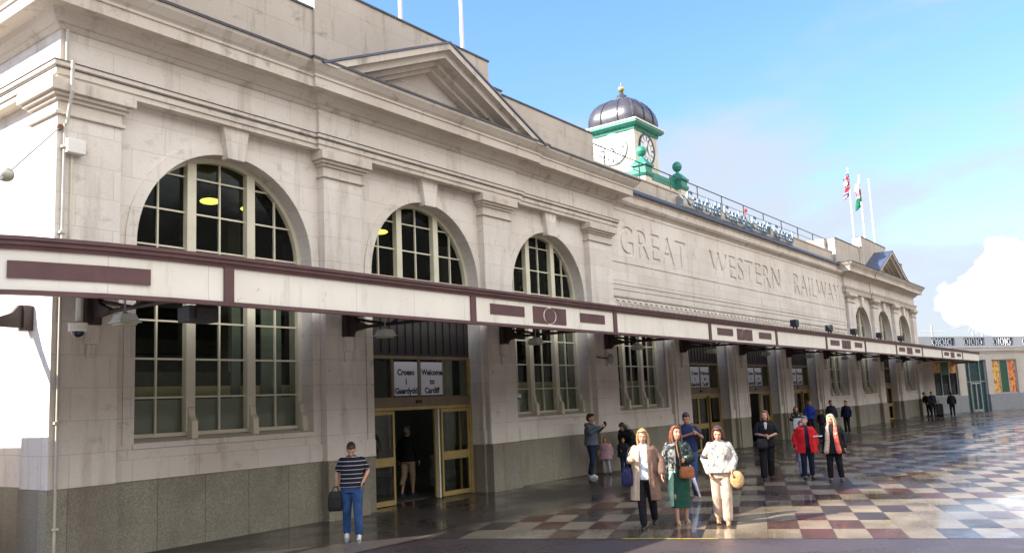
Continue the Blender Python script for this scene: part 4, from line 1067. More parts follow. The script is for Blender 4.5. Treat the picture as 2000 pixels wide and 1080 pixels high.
HPALE = hairmat('pale_blonde_hair', (.72, .6, .38), (.5, .38, .2)); HGREY = hairmat('grey_hair', (.2, .18, .16), (.1, .09, .085)); HMAR = hairmat('dark_auburn_hair', (.05, .018, .018), (.1, .03, .028)); HLBR = hairmat('light_brown_hair', (.3, .14, .06), (.16, .07, .035))
EYE = simple('eye_dark', (.02, .015, .012), .2); LIP = simple('lip', (.38, .1, .08), .5)
TROD = cloth('black_trousers_cloth', (.012, .012, .014)); NAVYT = cloth('navy_trousers_cloth', (.015, .018, .032)); JEAN = cloth('blue_denim', (.035, .085, .22), sc_=5, var=.45); JEAND = cloth('dark_denim', (.014, .026, .06))
SHOEW = simple('white_trainer', (.7, .7, .7), .5, var=.15, sc_=20); SHOEB = simple('black_shoe', (.015, .014, .014), .35); SHOET = simple('tan_sandal', (.42, .24, .12), .5)
HEADF = math.degrees
def person(pos, turn, h, label, skin=SKIN, hair=None, hairstyle='short', feet=((-.1, 0), (.1, -.04)), armR=None, armL=None, girth=1., nod=0., look=0., bend=0., vox=.012, group=None, face=True, footlift=(0, 0), legcut=None):
    """pose is given in a 1.70 m frame; local -Y is where the person faces, +X is their left"""
    base = math.atan2(pos[1], pos[0])          # direction from the camera
    rz = base-math.pi/2+R(turn)                # local -Y towards the camera when turn = 0
    P = empty('person', (pos[0], pos[1], .004), rz); tag(P, label, 'person', group); k = h/1.7; P.scale = (k, k, k)
    q = {}
    def B_(p):      # bend the upper body forward about the hips
        x, y, z = p; d = z-.95
        if d <= 0 or not bend: return (x, y, z)
        a = R(bend); return (x, y*math.cos(a)-d*math.sin(a), .95+d*math.cos(a)+y*math.sin(a))
    q['B'] = B_
    aR = armR or ((-.235*girth, .02, 1.14), (-.25*girth, -.06, .88)); aL = armL or ((.235*girth, .02, 1.14), (.25*girth, -.06, .88))
    hips = [(-.088, 0, .9), (.088, 0, .9)]; kn = []; an = []
    for i in (0, 1):
        fx, fy = feet[i]; lz = footlift[i]
        an.append((fx, fy+.02, .085+lz)); kn.append(((hips[i][0]+fx)/2, (fy)/2-.035-lz*.5, .49+lz*.3))
    q.update(hips=hips, kn=kn, an=an, feet=feet, sh=[B_((-.15*girth, .01, 1.362)), B_((.15*girth, .01, 1.362))], el=[B_(aR[0]), B_(aL[0])], wr=[B_(aR[1]), B_(aL[1])], lift=footlift)
    # body
    g = BG()
    g.loft([(z, B_((0, y, z))[0], B_((0, y, z))[1], rx*girth, ry*girth) for z, y, rx, ry in ((.84, .0, .14, .09), (.92, .0, .158, .105), (1.04, 0, .135, .092), (1.2, 0, .145, .1), (1.34, .0, .155, .1), (1.42, .005, .11, .075))]) if not bend else g.limb([(0, 0, .9), B_((0, 0, 1.1)), B_((0, 0, 1.32))], [.14, .13, .14])
    nk = B_((0, .01, 1.4))
    HM = Matrix.Translation(B_((0, .0, 1.47))) @ Matrix.Rotation(R(look), 4, 'Z') @ Matrix.Rotation(R(nod+bend), 4, 'X')
    def hp(p): return tuple(HM @ Vector((p[0], p[1], p[2]-1.47)))
    q['hp'] = hp
    g.limb([nk, hp((0, -.005, 1.53))], [.056, .05])
    hb = BG(); hb.ball((0, .012, 1.605), 1, 10, .074, .093, .098); hb.loft([(1.465, 0, -.045, .022, .03), (1.485, 0, -.035, .042, .05), (1.53, 0, -.02, .062, .072), (1.6, 0, 0, .07, .085)], 16)
    hb.limb([(0, -.09, 1.585), (0, -.108, 1.55)], [.009, .015], 8); hb.ball((0, -.075, 1.505), .02, 6, 1.4, .9, .7); hb.ball((0, -.088, 1.522), .014, 6, 1.6, .8, .6)
    for sx in (-1, 1): hb.ball((sx*.076, .01, 1.57), 1, 6, .012, .022, .034); hb.ball((sx*.035, -.068, 1.55), .022, 6); hb.ball((sx*.032, -.08, 1.617), .013, 6, 2, .8, .7)
    HMF = HM @ Matrix.Translation((0, 0, -1.47)); hb.xf(HMF)
    tmp = bpy.data.meshes.new('x'); hb.bm.to_mesh(tmp); g.bm.from_mesh(tmp); hb.bm.free(); bpy.data.meshes.remove(tmp)
    for i in (0, 1):
        g.limb([hips[i], kn[i], an[i]], [.078*girth, .052, .034])
        c = an[i]; g.limb([(c[0], c[1], c[2]-.03), (c[0]*1.02, c[1]-.13, c[2]-.055)], [.033, .026])
        s_, e_, w_ = q['sh'][i], q['el'][i], q['wr'][i]
        g.limb([s_, e_, w_], [.05, .038, .026])
        d = (Vector(w_)-Vector(e_)).normalized(); sd = (1 if i else -1)
        # palm, four unequal bent fingers and a thumb
        side = d.cross(Vector((sd, 0, 0))); side = side.normalized() if side.length > .1 else Vector((0, 1, 0))
        nrm = d.cross(side).normalized(); W_ = Vector(w_)
        pc = W_+d*.05
        for t_ in (-.6, 0, .6): g.limb([W_+side*(.012*t_), W_+d*.085+side*(.034*t_)], [.016, .012], 8)
        for f_, (t_, ln) in enumerate(((-1, .062), (-.35, .074), (.3, .07), (.95, .054))):
            b0 = W_+d*.085+side*(.032*t_); b1 = b0+d*(ln*.55)+nrm*.012*-sd; b2 = b1+d*(ln*.4)+nrm*.022*-sd
            g.limb([b0, b1, b2], [.0095, .0085, .007], 6)
        tb = W_+d*.03-side*.028; g.limb([tb, tb+d*.035-side*.02, tb+d*.06-side*.022+nrm*.012*-sd], [.012, .01, .008], 6)
    blob(g, 'body', skin, P, vox, 3, .5)
    if face:
        for sx in (-1, 1): link(G().ball((sx*.031, -.077, 1.6), 1, 6, .013, .008, .007).xf(HMF), 'eye', EYE, P)
        link(G().ball((0, -.0985, 1.517), 1, 6, .021, .007, .006).xf(HMF), 'mouth', LIP, P)
    if hair:
        g = BG(); st = hairstyle
        g.ball((0, .03, 1.622), 1, 10, .083, .098, .098); g.ball((0, .05, 1.58), 1, 10, .082, .08, .095)
        if st == 'short': g.ball((0, -.02, 1.68), 1, 8, .07, .075, .04)
        if st in ('long', 'bob'):
            zb = 1.36 if st == 'long' else 1.47
            g.ball((0, -.03, 1.69), 1, 8, .066, .055, .028)
            for sx in (-1, 1):
                g.limb([(sx*.058, -.03, 1.675), (sx*.082, -.02, 1.6), (sx*.084, -.015, 1.52), (sx*.092, -.045 if st == 'long' else -.01, zb)], [.024, .018, .02, .018])
                g.limb([(sx*.075, .03, 1.6), (sx*.085, .04, 1.5), (sx*.08, .05, zb-.02)], [.035, .038, .022])
            g.limb([(0, .07, 1.6), (0, .085, 1.45), (0, .09, zb-.03)], [.07, .06, .04])
        g.xf(HMF); o = blob(g, 'hair', hair, P, .009, 3, .5)
    q['P'] = P; q['girth'] = girth; q['vox'] = max(vox, .01); return q
def top(q, mat, name='shirt', hem=.88, sleeve=1., pad=.02, flare=0., neck=1.43):
    B_ = q['B']; g = BG(); gi = q['girth']; v = q['vox']
    if hem < .95:
        secs = [(hem, 0, .165+pad+flare, .115+pad+flare), (.98, 0, .158+pad+flare*.5, .112+pad+flare*.4), (1.1, 0, .142+pad, .105+pad), (1.25, 0, .158+pad, .112+pad), (1.35, 0, .162+pad*.6, .105+pad*.6), (1.4, 0, .125+pad*.4, .088+pad*.3), (neck+.01, .005, .078, .066), (neck+.03, .005, .06, .058)]
    else: secs = [(hem, 0, .145+pad, .105+pad), (1.25, 0, .158+pad, .112+pad), (1.36, 0, .165+pad*.8, .108+pad*.6), (neck, .005, .1, .078)]
    ring = []; n = 20
    vs = []
    for z, cy, rx, ry in secs:
        for i in range(n):
            t = 2*math.pi*i/n; c, s_ = math.cos(t), math.sin(t)
            vs.append(B_((rx*gi*math.copysign(abs(c)**.87, c), cy+ry*gi*math.copysign(abs(s_)**.87, s_), z)))
    fs = [(k*n+i, k*n+(i+1) % n, (k+1)*n+(i+1) % n, (k+1)*n+i) for k in range(len(secs)-1) for i in range(n)]
    fs += [tuple(range(n-1, -1, -1)), tuple(range((len(secs)-1)*n, len(secs)*n))]
    g.faces(vs, fs)
    for i in (0, 1):
        S_, E_, W_ = (Vector(q[k][i]) for k in ('sh', 'el', 'wr'))
        if sleeve >= 1: e = E_+(W_-E_)*min(1, (sleeve-1) if sleeve > 1 else .92); g.limb([S_, E_, e], [.053+pad*.4, .046+pad*.5, .036+pad*.5])
        elif sleeve > 0: g.limb([S_, S_+(E_-S_)*sleeve], [.056+pad*.4, .056+pad*.5])
    return blob(g, name, mat, q['P'], v, 4, .5)
def trousers(q, mat, name='trousers', wide=0., hem=.09, waist=1.0):
    g = BG(); gi = q['girth']
    g.loft([(.8, 0, 0, .165*gi, .115*gi), (.9, 0, 0, .178*gi, .125*gi), (waist, 0, 0, .155*gi, .115*gi)])
    for i in (0, 1):
        K_, A_ = Vector(q['kn'][i]), Vector(q['an'][i]); A_.z += hem-.06
        g.limb([q['hips'][i], K_, A_], [.098*gi+wide*.2, .068+wide*.7, .052+wide])
    return blob(g, name, mat, q['P'], q['vox'], 4, .5)
def skirt(q, mat, name, hem, rx, ry, waist=1.02, cy=0):
    g = BG(); g.loft([(hem, 0, cy-.02, rx, ry), ((hem+.85)/2, 0, cy-.01, (rx+.2)/2, (ry+.14)/2), (.88, 0, 0, .19, .135), (waist, 0, 0, .15, .115)])
    return blob(g, name, mat, q['P'], q['vox'], 3, .5)
def shoes(q, mat, high=0):
    for i in (0, 1):
        c = q['an'][i]; g = BG(); g.limb([(c[0], c[1]+.01, c[2]-.038), (c[0]*1.03, c[1]-.09, c[2]-.045), (c[0]*1.06, c[1]-.15, c[2]-.055)], [.042, .04, .03]); 
        if high: g.limb([(c[0], c[1], c[2]-.03), (c[0], c[1], c[2]+high)], [.042, .04])
        g.box(c[0]-.036, c[0]+.036, c[1]-.17, c[1]+.045, c[2]-.088, c[2]-.07)
        blob(g, 'shoe', mat, q['P'], .009, 2, .5)
def opencoat(q, mats, name, hem, gap0=.05, gap1=.09, rx0=.2, ry0=.15, flare=.05, sleeve=1., top_=1.42, pad=.03, side_mats=True):
    """coat worn open in front: a thick C-shaped shell, two fronts and sleeves"""
    for side in (-1, 1):
        n = 14; lv = [(hem, rx0+flare, ry0+flare*.8, gap1), ((hem+.95)/2, rx0+flare*.6, ry0+flare*.4, (gap0+gap1)/2), (1.0, rx0, ry0, gap0), (1.2, rx0-.01, ry0-.005, gap0), (1.36, rx0-.015, ry0-.03, gap0*.9), (top_, .1, .085, gap0*.8)]
        th = .022; g = BG(); vs = []
        for z, rx, ry, gp in lv:
            rx *= q['girth']; ry *= q['girth']; t0 = math.asin(min(.9, gp/rx))
            for io in (0, th):
                for i in range(n+1):
                    t = t0+(math.pi-t0+.02)*i/n; w_ = .008*math.sin(i*2.3+z*3)*(1 if z < 1.2 else 0)
                    vs.append(((rx-io+w_)*math.sin(t)*side, -(ry-io+w_)*math.cos(t), z))
        m_ = 2*(n+1); fs = []
        for k in range(len(lv)-1):
            for i in range(n):
                a = k*m_+i; fs.append((a, a+1, a+1+m_, a+m_)); b = a+n+1; fs.append((b+1, b, b+m_, b+1+m_))
            a = k*m_; fs.append((a, a+m_, a+m_+n+1, a+n+1)); a += n; fs.append((a, a+n+1, a+m_+n+1, a+m_))
        for k in (0, len(lv)-1):
            for i in range(n): a = k*m_+i; fs.append((a, a+1, a+n+2, a+n+1))
        g.faces(vs, fs)
        i = 0 if side < 0 else 1
        S_, E_, W_ = (Vector(q[k][i]) for k in ('sh', 'el', 'wr'))
        if sleeve: g.limb([S_, E_, E_+(W_-E_)*.85*sleeve], [.056+pad*.4, .05+pad*.7, .042+pad*.7])
        blob(g, name, mats[0 if side < 0 else 1], q['P'], q['vox'], 2, .5)
def bag(loc, rz, dims, mat, label, strap=None, cat='bag', kind='shoulder_bag', strapmat=None, round_=False):
    S_ = empty(kind, loc, rz); tag(S_, label, cat); dx, dy, dz = dims
    g = BG()
    if round_: g.ball((0, 0, 0), 1, 10, dx, dy, dz)
    else: g.loft([(-dz, 0, 0, dx*.9, dy*.8), (-dz*.6, 0, 0, dx, dy), (dz*.4, 0, 0, dx*.95, dy*.8), (dz, 0, 0, dx*.75, dy*.4)], e=3)
    blob(g, 'pouch', mat, S_, .012, 3, .5)
    if strap:
        g = BG(); pts = strap
        for a, b in zip(pts[:-1], pts[1:]): g.tube(a, b, .009, n=6)
        link(g, 'strap', strapmat or mat, S_)
    return S_
def loc(q, p):      # local point of a person -> world
    bpy.context.view_layer.update(); return q['P'].matrix_world @ Vector(p)
def hold(q, p, *a, **k):
    v = loc(q, p); return bag(tuple(v), q['P'].rotation_euler.z, *a, **k)
BLK = cloth('black_bag_leather', (.014, .013, .015), .5, var=.2)

# man in the striped polo shirt, head bowed
q = person((10.52, 11.56), -4, 1.66, 'stocky man in navy striped polo shirt and blue jeans looking down by the near entrance', SKIN, HDARK, 'short', ((-.11, .1), (.12, -.16)), ((-.27, .05, 1.14), (-.275, .02, .9)), ((.285, .08, 1.16), (.2, -.12, .98)), 1.16, nod=38, vox=.008)
top(q, cloth('navy_striped_jersey', (.012, .013, .026), stripes=(.075, .16, (.4, .4, .44))), 'polo_shirt', .9, .62, .03); trousers(q, JEAN, 'jeans', .02); shoes(q, SHOEW)
hold(q, (-.3, -.02, .66), (.13, .06, .17), BLK, 'black soft bag hanging from the hand of the man in the striped polo', [(-.06, 0, .15), (-.02, 0, .25), (.04, 0, .25), (.07, 0, .15)], kind='hand_bag')
hold(q, (.13, .2, 1.2), (.13, .08, .2), BLK, 'dark backpack on the back of the man in the striped polo', cat='backpack', kind='backpack')
# blonde woman with the open quilted coat
q = person((13.16, 7.16), -6, 1.67, 'blonde woman in a long quilted coat over a white top, walking with a navy bag', SKIN, HBLON, 'long', ((-.06, -.1), (.1, .24)), ((-.25, .03, 1.17), (-.22, -.16, 1.19)), ((.29, .05, 1.16), (.3, -.1, .93)), 1.0, nod=14, vox=.008, footlift=(0, .05))
top(q, cloth('white_knit', (.66, .66, .7), blotch=[((.3, .32, .4), 16, .56)]), 'top', .84, 0, .012); trousers(q, TROD, 'trousers', .012); shoes(q, SHOEB, .12)
opencoat(q, (cloth('beige_coat_lining', (.55, .4, .28), var=.2), cloth('brown_quilted_coat', (.2, .12, .09), var=.5, sc_=6)), 'quilted_coat', .5, .075, .1, .225, .165, .045)
hold(q, (-.3, -.08, .9), (.1, .08, .15), cloth('navy_quilted_bag', (.012, .014, .06), .5, blotch=[((.1, .11, .25), 22, .62)]), 'navy quilted bag at the side of the blonde woman in the long coat', [(-.04, 0, .13), (.04, .03, .45), (.09, .05, .5)])
# woman with auburn hair and green skirt
q = person((13.95, 6.92), 8, 1.68, 'auburn haired woman in patterned jacket and long green skirt, with a tan bag', SKIN, HAUB, 'long', ((-.08, -.1), (.1, .02)), ((-.25, .0, 1.13), (-.27, -.05, .88)), ((.25, -.02, 1.12), (.1, -.2, 1.12)), 1.0, look=18, vox=.008)
skirt(q, cloth('bottle_green_cloth', (.018, .085, .06)), 'skirt', .28, .17, .13); top(q, cloth('dark_green_top', (.02, .035, .03)), 'top', .9, 0, .012); shoes(q, SHOET)
g = BG(); g.loft([(.3, -.16, -.1, .035, .02), (.6, -.17, -.1, .06, .03), (.92, -.13, -.09, .04, .05)]); blob(g, 'pale_scarf_end', cloth('mint_cloth', (.28, .5, .4)), q['P'], .012, 3)
PATT = cloth('snake_pattern_jacket', (.2, .2, .2), blotch=[((.02, .022, .022), 13, .5), ((.5, .55, .5), 18, .6)]); PATD = cloth('dark_leaf_pattern_jacket', (.03, .04, .038), blotch=[((.2, .28, .25), 15, .6)])
opencoat(q, (PATT, PATD), 'jacket', .86, .05, .06, .205, .15, .01)
hold(q, (.12, -.21, .9), (.14, .06, .1), cloth('tan_leather', (.33, .11, .04), .45, var=.2), 'tan half moon shoulder bag of the woman in the green skirt', [(-.1, 0, .06), (-.14, .1, .5), (-.1, .2, .58)])
g = BG(); 
# man behind in navy t-shirt with a white umbrella
q = person((17.94, 8.62), 12, 1.82, 'dark haired man in navy t-shirt with hands together at his chest, behind the walking women', SKIN2, HDARK, 'short', ((-.09, -.05), (.1, .05)), ((-.23, -.06, 1.18), (.02, -.24, 1.26)), ((.3, -.04, 1.17), (.12, -.25, 1.3)), 1.08, nod=18, look=-10, vox=.01)
top(q, cloth('navy_jersey', (.014, .024, .075)), 't_shirt', .9, .55, .025); trousers(q, JEAN, 'jeans', .005); shoes(q, SHOEB)
U0 = at(1340, 897, 19.3); U1 = at(1368, 971, 19.2)
S = empty('folded_umbrella', tuple(U1)); tag(S, 'folded white umbrella hanging behind the woman in the green skirt', 'umbrella')
g = BG(); dU = U0-U1
g.tube(U1-U1, dU*.1, .012, .02); g.tube(dU*.1, dU*.8, .025, .06, 10); g.tube(dU*.8, dU*.86, .06, .025, 10); link(g, 'canopy', cloth('white_umbrella_cloth', (.72, .72, .76), var=.15), S)
g = BG(); g.tube(dU*.86, dU*1.05, .012); link(g, 'handle', SHOEB, S)
# woman in white and beige
q = person((14.05, 6.17), 0, 1.66, 'woman with dark auburn bob in a white patterned blouse and wide beige trousers', SKIN, HMAR, 'bob', ((-.09, .14), (.07, -.06)), ((-.27, .03, 1.14), (-.2, -.1, .9)), ((.25, .0, 1.14), (.2, -.14, .95)), 1.03, nod=22, look=-6, vox=.008, footlift=(.02, 0))
top(q, cloth('white_patterned_blouse', (.55, .52, .48), blotch=[((.16, .16, .18), 13, .52), ((.4, .3, .18), 19, .56)]), 'blouse', .9, 1., .045, .02); trousers(q, cloth('beige_linen', (.56, .42, .32), var=.35), 'trousers', .035, .1); shoes(q, SHOET)
g = BG(); g.loft([(1.0, 0, 0, .19, .15), (1.03, 0, 0, .19, .15)]); link(g, 'belt', simple('tan_belt', (.3, .16, .08), .5), q['P'])
g = BG(); g.tube(q['el'][0], tuple(Vector(q['el'][0])+(Vector(q['sh'][0])-Vector(q['el'][0]))*.22), .079, .079, 14); link(g, 'dark_cuff_band', cloth('dark_band', (.08, .08, .1)), q['P'])
hold(q, (.27, -.16, .78), (.12, .06, .15), cloth('woven_straw', (.5, .33, .15), .8, var=.5, sc_=40), 'round straw bag held by the woman in the white blouse', [(-.06, 0, .13), (-.06, .02, .19), (0, .02, .2)], kind='straw_bag', round_=True)
# woman in black
q = person((21.41, 8.1), 2, 1.73, 'woman dressed in black with light brown hair, forearms crossed at her waist', SKIN, HLBR, 'bob', ((-.12, -.1), (.06, .12)), ((-.27, .0, 1.14), (-.06, -.22, 1.1)), ((.27, .0, 1.14), (.08, -.24, 1.08)), 1.1, vox=.01, footlift=(0, .02))
BT = cloth('black_knit', (.01, .01, .012)); top(q, BT, 'cardigan', .82, .85, .035, .02); trousers(q, TROD, 'trousers', .03); shoes(q, SHOEB)
g = BG(); g.limb([(0, -.1, 1.38), (0, -.138, 1.26)], [.05, .03]); blob(g, 'pale_blouse_front', cloth('pale_pink_blouse', (.6, .48, .45)), q['P'], .012, 2)
hold(q, (-.12, -.22, .9), (.15, .07, .13), BLK, 'black handbag on the hip of the woman in black', [(-.1, 0, .1), (-.08, .08, .5)])
# red jacket
q = person((21.71, 7.2), 12, 1.56, 'older grey haired person in a bright red jacket over black clothes', SKIN, HGREY, 'short', ((-.11, -.02), (.11, .02)), ((-.29, .05, 1.13), (-.28, -.02, .9)), ((.3, .05, 1.14), (.26, .0, .9)), 1.12, look=-30, vox=.01)
top(q, NAVYT, 'top', .86, 0, .02); trousers(q, NAVYT, 'trousers', .015, .12); shoes(q, SHOEB)
RJ = cloth('red_jacket_cloth', (.62, .012, .018), var=.35); opencoat(q, (RJ, RJ), 'jacket', .72, .055, .08, .225, .17, .05)
# woman with the scarf
q = person((21.23, 6.39), -6, 1.6, 'pale blonde woman in black with a long coral and cream scarf, holding a paper', SKIN, HPALE, 'long', ((-.12, -.02), (.13, .1)), ((-.27, -.02, 1.15), (-.3, -.2, 1.16)), ((.28, .05, 1.13), (.28, -.02, .88)), 1.14, look=-20, nod=10, vox=.01)
top(q, BT, 'coat', .72, 1., .05, .04); trousers(q, TROD, 'trousers', .02, .13); shoes(q, SHOEB)
for sx, cc in ((-1, ((.62, .45, .33), (.35, .2, .13))), (1, ((.8, .1, .06), (.75, .42, .32)))):
    g = BG(); g.limb([(sx*.06, .04, 1.44), (sx*.095, -.1, 1.36), (sx*.1, -.175, 1.2), (sx*.115, -.185, 1.0), (sx*.15, -.2, .78)], [.05, .05, .058, .062, .07]); blob(g, 'scarf', cloth('scarf_cloth', cc[0], blotch=[(cc[1], 20, .54)], var=.2), q['P'], .011, 2)
v = loc(q, (-.32, -.27, 1.17)); g = G(); g.box(v.x-.06, v.x+.06, v.y-.09, v.y+.09, v.z-.01, v.z+.015); tag(g.done('folded_paper', PAPER), 'small white folded paper in the hand of the woman with the scarf', 'paper')
# person mostly hidden behind the red jacket
q = person((22.55, 7.57), 10, 1.42, 'person in pale grey trousers mostly hidden behind the red jacket', SKIN, HGREY, 'short', ((-.1, 0), (.1, 0)), None, None, 1., vox=.014, face=False)
top(q, NAVYT, 'top', .86, 1., .02); trousers(q, cloth('pale_grey_cloth', (.4, .42, .5)), 'trousers', .02); shoes(q, SHOEB)
# the group under the canopy, right
def simple_person(pos, turn, h, label, hair, topc, trc, style='short', topname='jacket', shoe=SHOEB, hem=.85, pad=.035, sleeve=1., skin=SKIN, **k):
    q = person(pos, turn, h, label, skin, hair, style, vox=.014, **k); top(q, topc, topname, hem, sleeve, pad); trousers(q, trc, 'trousers', .01); shoes(q, shoe); return q
q = simple_person((35.29, 12.0), 10, 1.55, 'woman in black jacket with a patterned top and white bag, behind the red jacket', HLBR, cloth('black_patterned_top', (.02, .02, .025), blotch=[((.5, .35, .35), 11, .57)]), TROD, 'bob', armR=((-.26, 0, 1.13), (-.1, -.22, 1.05)), armL=((.26, 0, 1.13), (.05, -.24, 1.05)))
hold(q, (-.02, -.3, .95), (.2, .05, .22), cloth('white_bag_cloth', (.62, .66, .75)), 'white cloth bag held in front of the woman in the patterned top')
simple_person((40.12, 13.0), 30, 1.74, 'man in a bright blue jacket standing by the last central door', HLBR, cloth('royal_blue_jacket', (.02, .05, .38)), NAVYT, armL=((.26, 0, 1.14), (.12, -.24, 1.1)))
simple_person((42.72, 12.8), 20, 1.66, 'black haired man in dark jacket behind the woman with the scarf', HDARK, cloth('charcoal_jacket', (.02, .025, .035), blotch=[((.2, .3, .35), 9, .68)]), NAVYT)
simple_person((43.79, 12.4), -25, 1.6, 'man in a navy jacket, rightmost of the group near the pier', HDARK, cloth('dark_navy_jacket', (.012, .018, .06)), TROD)
simple_person((42.2, 13.15), 0, 1.2, 'child in dark clothes left of the black haired man', HDARK, cloth('dark_plum_coat', (.03, .018, .035)), NAVYT)
# group by the wall, left
q = person((21.19, 13.2), 68, 1.8, 'man in a grey hooded jacket standing side on by the wall, looking at a phone', SKIN, HDARK, 'short', ((-.1, -.02), (.1, .1)), ((-.25, -.08, 1.2), (-.1, -.32, 1.34)), ((.25, -.08, 1.2), (.08, -.34, 1.36)), 1.1, nod=8, vox=.011)
top(q, cloth('slate_grey_hoodie', (.11, .13, .17), var=.3), 'hooded_jacket', .86, 1., .045, .01); trousers(q, JEAND, 'jeans', .01); shoes(q, SHOEW)
g = BG(); g.limb([(-.08, .1, 1.42), (0, .13, 1.4), (.08, .1, 1.42)], [.05, .06, .05]); blob(g, 'hood', cloth('slate_grey_hood', (.11, .13, .17)), q['P'], .012, 3)
v = loc(q, (0, -.42, 1.42)); g = G(); g.box(v.x-.01, v.x+.01, v.y-.04, v.y+.04, v.z-.07, v.z+.07); tag(g.done('mobile_phone', SHOEB, bevel=.004), 'dark phone in the hands of the man in the grey hooded jacket', 'phone')
q = person((22.12, 13.3), -10, 1.08, 'small child in a pink coat and pale trousers beside the wall', SKIN, HLBR, 'bob', ((-.1, 0), (.17, -.05)), None, None, 1.25, vox=.016)
top(q, cloth('dusty_pink_coat', (.42, .26, .3), var=.3), 'coat', .7, 1., .06, .04); trousers(q, cloth('pale_tights', (.38, .38, .46)), 'trousers', .01); shoes(q, SHOEB)
q = person((22.62, 12.98), 5, 1.03, 'small child in a dark coat with a red top half beside the crouching woman', SKIN, HLBR, 'short', ((-.1, 0), (.12, 0)), ((-.25, -.05, 1.15), (-.18, -.2, 1.1)), ((.25, -.05, 1.15), (.18, -.2, 1.1)), 1.3, vox=.016)
top(q, cloth('black_quilted_coat', (.015, .016, .022)), 'coat', .78, 1., .06, .02); g = BG(); g.loft([(1.2, 0, -.01, .262, .19), (1.33, 0, -.01, .262, .185)]); blob(g, 'red_band', RJ, q['P'], .016, 2); trousers(q, JEAND, 'trousers', .02); shoes(q, SHOEB)
q = person((23.3, 13.1), -35, 1.62, 'dark haired woman in a black coat with pale fur hood bending over children', SKIN, HDARK, 'bob', ((-.12, .05), (.12, .0)), ((-.24, -.1, 1.2), (-.2, -.25, 1.02)), ((.24, -.1, 1.2), (.16, -.28, 1.02)), 1.15, bend=42, vox=.014)
top(q, cloth('black_winter_coat', (.016, .017, .02), blotch=[((.1, .1, .08), 8, .6)]), 'coat', .74, 1., .06, .03)
g = BG(); a, b, c = (q['B'](p) for p in ((-.13, .09, 1.42), (0, .15, 1.44), (.13, .09, 1.42))); g.limb([a, b, c], [.07, .09, .07]); blob(g, 'fur_hood', cloth('pale_fur', (.55, .5, .42), var=.4, sc_=25), q['P'], .014, 1); trousers(q, TROD, 'trousers', .01); shoes(q, SHOEB)
# far end
q = person((66.0, 13.0), -50, 1.75, 'person in black leaning over luggage at the far end of the canopy', SKIN, HDARK, 'short', ((-.1, 0), (.1, .1)), ((-.24, -.1, 1.18), (-.2, -.2, .95)), ((.24, -.1, 1.18), (.2, -.2, .95)), 1.1, bend=28, vox=.018, face=False)
top(q, BT, 'coat', .8, 1., .04); trousers(q, TROD, 'trousers', .01); shoes(q, SHOEB)
S = empty('suitcase', (65.9, 12.3, 0), .3); tag(S, 'large dark suitcase standing at the feet of the leaning person at the far end', 'suitcase')
g = G(); g.box(-.42, .42, -.2, .2, .08, .85); link(g, 'shell', SHOEB, S, False, .04); g = G(); g.box(-.16, -.13, -.02, .02, .85, 1.1); g.box(.13, .16, -.02, .02, .85, 1.1); g.box(-.16, .16, -.02, .02, 1.1, 1.13); link(g, 'handle', GREY, S, False)
for sx in (-1, 1): g = G(); g.tube((sx*.33, -.2, .05), (sx*.33, .2, .05), .05); link(g, 'wheel', SHOEB, S, False)
q = simple_person((66.8, 12.9), 20, 1.7, 'person in navy with a dark backpack beside the suitcase at the far end', HDARK, cloth('navy_anorak', (.02, .025, .05)), TROD, face=False)
hold(q, (.2, .2, 1.2), (.16, .12, .24), BLK, 'dark backpack on the person beside the suitcase', cat='backpack', kind='backpack')
q = simple_person((64.36, 11.21), 180, 1.68, 'lone man in dark clothes standing in front of the shop window', HDARK, cloth('dark_parka', (.015, .016, .025)), TROD, face=False)
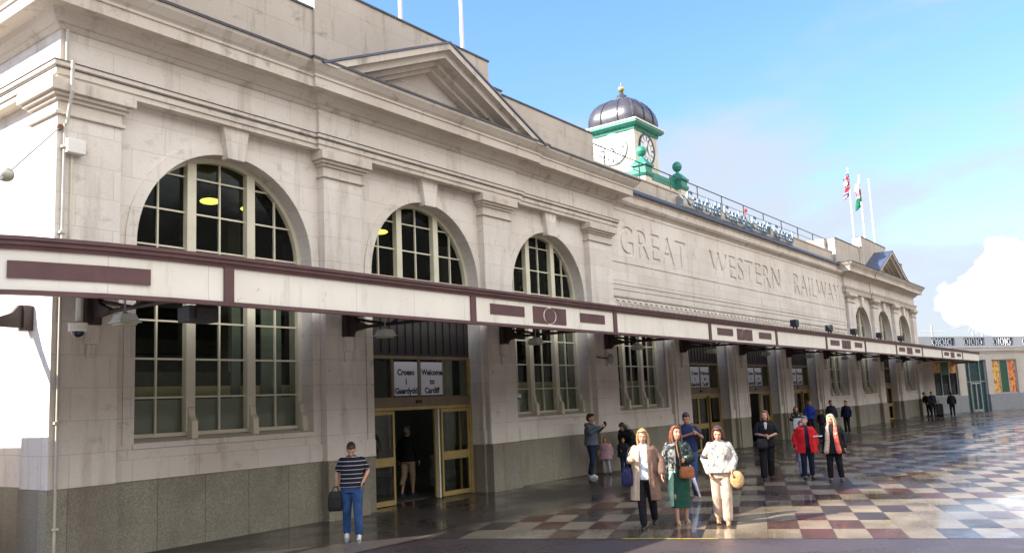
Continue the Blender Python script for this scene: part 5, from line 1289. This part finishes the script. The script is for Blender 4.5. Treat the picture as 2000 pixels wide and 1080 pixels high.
# people inside the near entrance
q = person((15.9, 15.4), 150, 1.74, 'person in black coat and beige trousers walking inside the near entrance', SKIN, HGREY, 'short', ((-.08, -.1), (.1, .12)), None, None, 1.1, vox=.014, face=False)
top(q, BT, 'coat', .84, 1., .03); trousers(q, cloth('beige_chinos', (.4, .3, .2)), 'trousers', .01, .3); shoes(q, cloth('blue_shoe', (.03, .05, .15)))
q = person((15.35, 16.2), 180, 1.75, 'person in a yellow high visibility vest seen through the left door glass', SKIN, HDARK, 'short', vox=.018, face=False)
top(q, cloth('hi_vis', (.5, .62, .05)), 'vest', .84, 0., .03); trousers(q, TROD, 'trousers'); shoes(q, SHOEB)
S = empty('litter_bin', (17.3, 15.6, 0)); tag(S, 'pale translucent bin bag on a stand inside the near entrance', 'bin')
g = BG(); g.loft([(.15, 0, 0, .2, .2), (.4, 0, 0, .26, .26), (.9, 0, 0, .22, .22)]); blob(g, 'bag', cloth('pale_bin_bag', (.25, .27, .27), .4), S, .02, 2); g = G(); g.lathe(0, 0, [(.24, .9), (.25, .93), (.22, .95)], 20); g.tube((.1, 0, 0), (.1, 0, .9), .02); link(g, 'stand', GREY, S, False)
S.location = (16.95, 15.3, 0)

# bird on the pediment ledge
S = empty('pigeon', (16.9, 13.14, 9.42), .6); tag(S, 'dark pigeon perched on the ledge of the near pediment', 'bird')
g = BG(); g.ball((0, 0, .09), 1, 8, .1, .055, .055); g.limb([(.07, 0, .11), (.1, 0, .17)], [.035, .025]); g.ball((.11, 0, .185), .03, 6); g.limb([(-.08, 0, .08), (-.2, 0, .04)], [.03, .012]); g.limb([(.13, 0, .18), (.16, 0, .175)], [.01, .004])
for sx in (-1, 1): g.limb([(0, sx*.02, .05), (.01, sx*.02, 0)], [.008, .006])
blob(g, 'body', simple('pigeon_grey', (.03, .03, .035), .6), S, .009, 2)
# unseen wall added beyond the left edge to shade the foot of the flank
S = empty('added_shade_wall', (4.5, 20, 0)); tag(S, 'unseen pale stone wall added to shade the foot of the station flank', 'wall')
g = G(); g.box(4.4, 4.6, 14.7, 27, 0, 3.3); g.done('wall', LIME, S); g = G(); g.box(4.36, 4.64, 14.66, 27.04, 3.301, 3.4); g.done('coping', TRIM, S)
